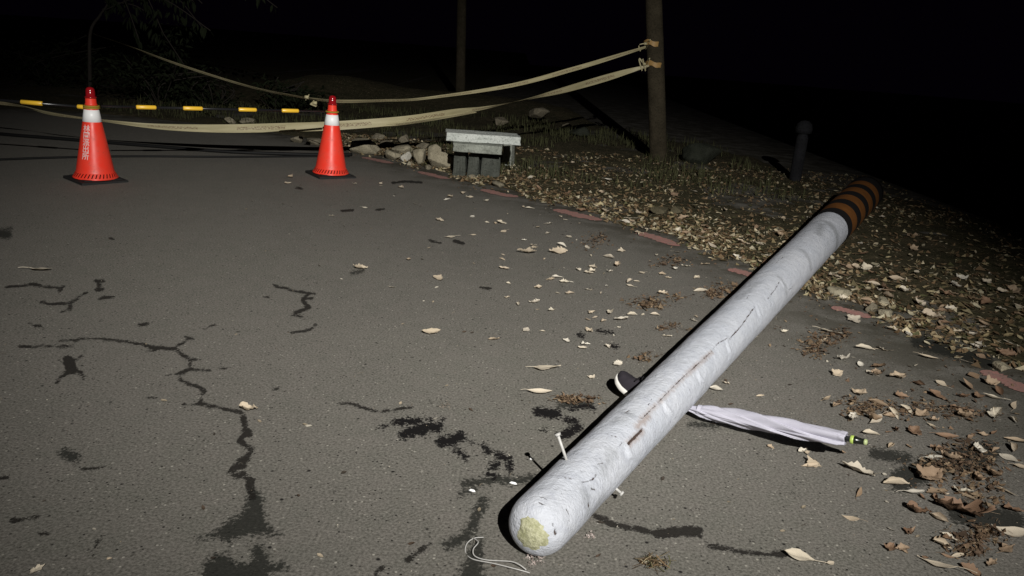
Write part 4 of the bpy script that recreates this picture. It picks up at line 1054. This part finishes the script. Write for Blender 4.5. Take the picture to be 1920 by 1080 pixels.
bits('leaf_litter', smp, 'dense layer of small dry leaf bits covering the verge along the road edge', 'leaf litter', 'stuff', None, 8)
def clump(px, py, rx, ry, n, label, pal=PAL_B, straw=.55, size=.03):
    rs = random.Random(int(px*7+py)); smp = []; lobes = [(rs.uniform(-.6, .6), rs.uniform(-.6, .6), rs.uniform(.3, .6)) for _ in range(4)]
    while len(smp) < n:
        lx, ly, lr = rs.choice(lobes); a = rs.gauss(lx, lr*.6); b = rs.gauss(ly, lr*.6)
        if a*a+b*b > 1.6: continue
        p = at(px+a*rx, py+b*ry); z = rs.random()**2*.018*max(0, 1-(a*a+b*b)*.6)
        smp.append((p[0], p[1], z, rs.uniform(.35, 1.2)*size*(1.5 if rs.random() < .1 else 1), 'straw' if rs.random() < straw else rs.choice(['leaf', 'crumb']), pick(rs, pal)))
    o = bits('litter_clump', smp, label, 'litter clump', 'stuff', 'brown litter clumps on the asphalt', int(px))
clump(1225, 567, 68, 17, 420, 'flat brown clump of dry debris on asphalt left of the middle of the pole')
clump(1340, 548, 50, 18, 380, 'brown and cream clump of debris touching the left side of the pole')
clump(1120, 452, 38, 18, 240, 'brown clump of debris on asphalt near the far red line')
clump(1265, 492, 48, 12, 200, 'sparse brown clump below the red line, behind the left flank of the pole')
clump(1550, 650, 60, 36, 520, 'long brown clump of debris on asphalt just right of the pole')
clump(1620, 765, 60, 24, 300, 'brown clump of debris behind the umbrella handle')
clump(1080, 752, 45, 12, 240, 'reddish brown smear of debris left of the shoe')
clump(1260, 615, 44, 9, 110, 'thin brown clump of debris above the shoe')
clump(1210, 672, 36, 10, 100, 'thin scatter of straw and debris right above the shoe')
clump(1800, 885, 100, 70, 1100, 'wide brown clump of leaf bits at the right side of the picture', size=.026)
clump(1830, 1010, 80, 45, 560, 'loose brown clump of leaf bits in the lower right corner', size=.024)
clump(1760, 780, 110, 30, 600, 'loose brown clump between the umbrella handle and red line', size=.024)
clump(1240, 1062, 48, 14, 60, 'sparse dry twig clump at the bottom edge right of the pole tip', PAL_V, .95, .05)
clump(1620, 560, 80, 22, 420, 'leaf bits piled along the right flank of the pole', PAL_V, .4)
clump(1000, 1052, 22, 8, 70, 'white concrete crumbs under the tip of the pole', [(.55, .48, .44), (.4, .33, .3)], .0, .010)
clump(1112, 1006, 16, 6, 40, 'white concrete crumbs beside the lower bolt', [(.55, .48, .44), (.4, .33, .3)], .0, .009)
clump(832, 760, 20, 7, 60, 'pale patch of crumbs on asphalt beside the short crack', [(.30, .25, .2), (.22, .19, .16)], .0, .008)
# loose crumbs over the asphalt
smp = []; rs = random.Random(77)
while len(smp) < 2600:
    x = rs.uniform(-2.6, 2.9); y = rs.uniform(1.7, 7.5)
    if rs.random() > .25+.75*max(0, min(1, (x+1.2)/2.5)): continue
    if verge_d(x, y) > 0: continue
    q = rs.random()
    smp.append((x, y, 0, rs.uniform(.003, .008) if q < .8 else rs.uniform(.010, .03), 'crumb' if q < .8 else rs.choice(['straw', 'leaf']), pick(rs, [(.5, .46, .38), (.3, .25, .18), (.06, .05, .04), (.4, .33, .24), (.10, .07, .05)])))
bits('grit', smp, 'grit and tiny crumbs scattered over the asphalt', 'grit', 'stuff', None, 5)

# dim grass on the ground behind the rocks and along the verge
mb = MB(); rs = random.Random(12)
while len(mb.V) < 26000:
    y = rs.uniform(8.5, 15.5); x = rs.uniform(-6.5, 3.2)
    if verge_d(x, y) < .25 or fbm(np.array(x*1.1), np.array(y*1.1), 3, 60) < .42: continue
    z = float(ground_h(x, y)); a = rs.uniform(0, 6.28); hh = rs.uniform(.04, .16); l = rs.uniform(.02, .10); w_ = rs.uniform(.003, .007); c_, s_ = math.cos(a), math.sin(a)
    mb.add([(x-s_*w_, y+c_*w_, z-.01), (x+s_*w_, y-c_*w_, z-.01), (x+c_*l*.4+s_*w_*.7, y+s_*l*.4-c_*w_*.7, z+hh*.7), (x+c_*l*.4-s_*w_*.7, y+s_*l*.4+c_*w_*.7, z+hh*.7), (x+c_*l, y+s_*l, z+hh)], [(0, 1, 2, 3), (3, 2, 4)])
tag(mb.build('grass', simple('dull_grass', (.060, .062, .028), .8, .15, .6, 3), None, False), 'sparse dull grass on the dark ground behind the rocks', 'grass', kind='stuff')

# paint chips and wire
for i, (x, y, s, lb) in enumerate([(962, 908, 15, 'white paint chip on the dark crack left of the pole tip'), (997, 863, 9, 'tiny white paint chip left of the upright bolt'), (885, 922, 13, 'thin off-white paint chip on the dark stain left of pole')]):
    p = at(x, y); k_ = ((p-CP)@FW)/F_PX; mb = MB(); mb.tube([(-s*k_/2, 0, .003), (-s*k_/4, .002, .004), (s*k_/4, .0, .004), (s*k_/2, -.001, .003)], [.001, .0045, .0045, .001], 6)
    o = mb.build('paint_chip', M_WHITE); o.location = p; o.rotation_euler.z = -.2; tag(o, lb, 'chip', 'white chips by the pole tip')
mb = MB(); 
W1 = c2([(800, 862), (745, 868), (705, 900), (700, 950), (740, 985), (860, 1010), (980, 1040), (1060, 1062)]); W2 = c2([(745, 868), (770, 890), (742, 930), (752, 968), (820, 990), (950, 998), (1000, 1015), (1040, 1045)])
for W, zz in ((W1, .004), (W2, .012)): mb.tube(catmull([at(x, y, zz+.006*math.sin(i*1.4)) for i, (x, y) in enumerate(W)], 8), .0017, 6)
tag(mb.build('wire', M_GALV), 'thin looped steel wire lying left of the pole tip', 'wire')

# ------------------------------------------------------------------ vegetation in the dark behind
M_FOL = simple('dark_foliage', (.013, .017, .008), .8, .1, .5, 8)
M_TWIG = simple('twig_bark', (.030, .026, .022), .9, .1, .3, 20)
def foliage(n, ctr, rad3, size, seed, droop=.4):
    rs = random.Random(seed); mb = MB(); cl = [(rs.gauss(0, .5), rs.gauss(0, .5), rs.gauss(0, .5)) for _ in range(max(5, n//90))]
    for i in range(n):
        c = rs.choice(cl); p = Vector((ctr[0]+(c[0]+rs.gauss(0, .2))*rad3[0], ctr[1]+(c[1]+rs.gauss(0, .2))*rad3[1], ctr[2]+(c[2]+rs.gauss(0, .2))*rad3[2]))
        p.z = max(p.z, .03)
        R_ = Euler((rs.uniform(-1, 1), droop+rs.uniform(-.6, .6), rs.uniform(0, 6.28))).to_matrix(); s = size*rs.uniform(.6, 1.3)
        mb.add([p+R_ @ Vector(q)*s for q in ((0, 0, 0), (.35, .18, .04), (.7, .14, .02), (1, 0, -.06), (.7, -.14, .02), (.35, -.18, .04))], [(0, 1, 2, 3), (0, 3, 4, 5)])
    return mb
# sapling that holds the upper tape
tb = np.array(aty(168, 175, 12.4)); tb[2] = float(ground_h(tb[0], tb[1]))
root = thing('sapling', 'dim slender sapling at upper left with drooping leaves, holding the upper tape', 'tree', tuple(tb))
pts = [np.array(aty(*q))-tb for q in ((168, 178, 12.4), (168, 120, 12.4), (170, 58, 12.4), (188, 28, 12.4), (206, -4, 12.4), (240, -120, 12.4))]
pts[0] = np.array([0, 0, -.05]); mb = MB(); mb.tube(catmull(pts, 6), [max(.008, .034-.0009*i) for i in range(31)], 10)
rs = random.Random(4); ends = []
for i in range(14):
    q = pts[3]+(pts[5]-pts[3])*rs.random(); e = q+np.array([rs.uniform(.3, 2.6), rs.uniform(-.6, .6), rs.uniform(-.9, .5)]); ends.append((q, e))
    mb.tube(catmull([q, q+(e-q)*.5+np.array([0, 0, .35]), e], 6), .009, 6)
mb.build('trunk', M_TWIG, root)
mb = MB()
for q, e in ends:
    for k_ in range(34):
        t = rs.random(); p = q+(e-q)*t+np.array([0, 0, .35*4*t*(1-t)*.5]); s = rs.uniform(.10, .2)
        R_ = Euler((rs.uniform(-.5, .5), 1.1+rs.uniform(-.4, .4), rs.uniform(0, 6.28))).to_matrix()
        mb.add([Vector(p)+R_ @ Vector(v)*s for v in ((0, 0, 0), (.35, .16, .04), (.7, .12, .02), (1, 0, -.06), (.7, -.12, .02), (.35, -.16, .04))], [(0, 1, 2, 3), (0, 3, 4, 5)])
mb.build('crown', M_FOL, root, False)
def shrub(px, py, y, rad3, n, size, label, seed, name='shrub'):
    b = np.array(aty(px, py, y)); b[2] = float(ground_h(b[0], b[1])); root = thing(name, label, 'shrub', tuple(b), 0, 'dim shrubs behind the barrier')
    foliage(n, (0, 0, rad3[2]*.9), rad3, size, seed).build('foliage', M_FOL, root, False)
    mb = MB(); rs = random.Random(seed)
    for i in range(7): mb.tube(catmull([(0, 0, -.03), (rs.uniform(-.3, .3)*rad3[0], rs.uniform(-.3, .3), rad3[2]*.7), (rs.uniform(-.9, .9)*rad3[0], rs.uniform(-.4, .4), rad3[2]*rs.uniform(1, 1.7))], 5), .010, 5)
    mb.build('stem', M_TWIG, root)
shrub(300, 190, 13.0, (1.0, .6, .55), 900, .11, 'dim tangled shrub under the upper tape, right of the lettered cone', 1)
shrub(400, 188, 13.6, (.9, .6, .4), 700, .12, 'dim low shrub in the middle behind the bar', 2)
shrub(520, 182, 13.8, (.7, .5, .35), 500, .13, 'dim low shrub behind the plain cone', 3)
shrub(90, 175, 15, (1.6, .7, .6), 900, .12, 'dim shrub at the far left beyond the tape', 4)
print('scene built', len(bpy.data.objects))
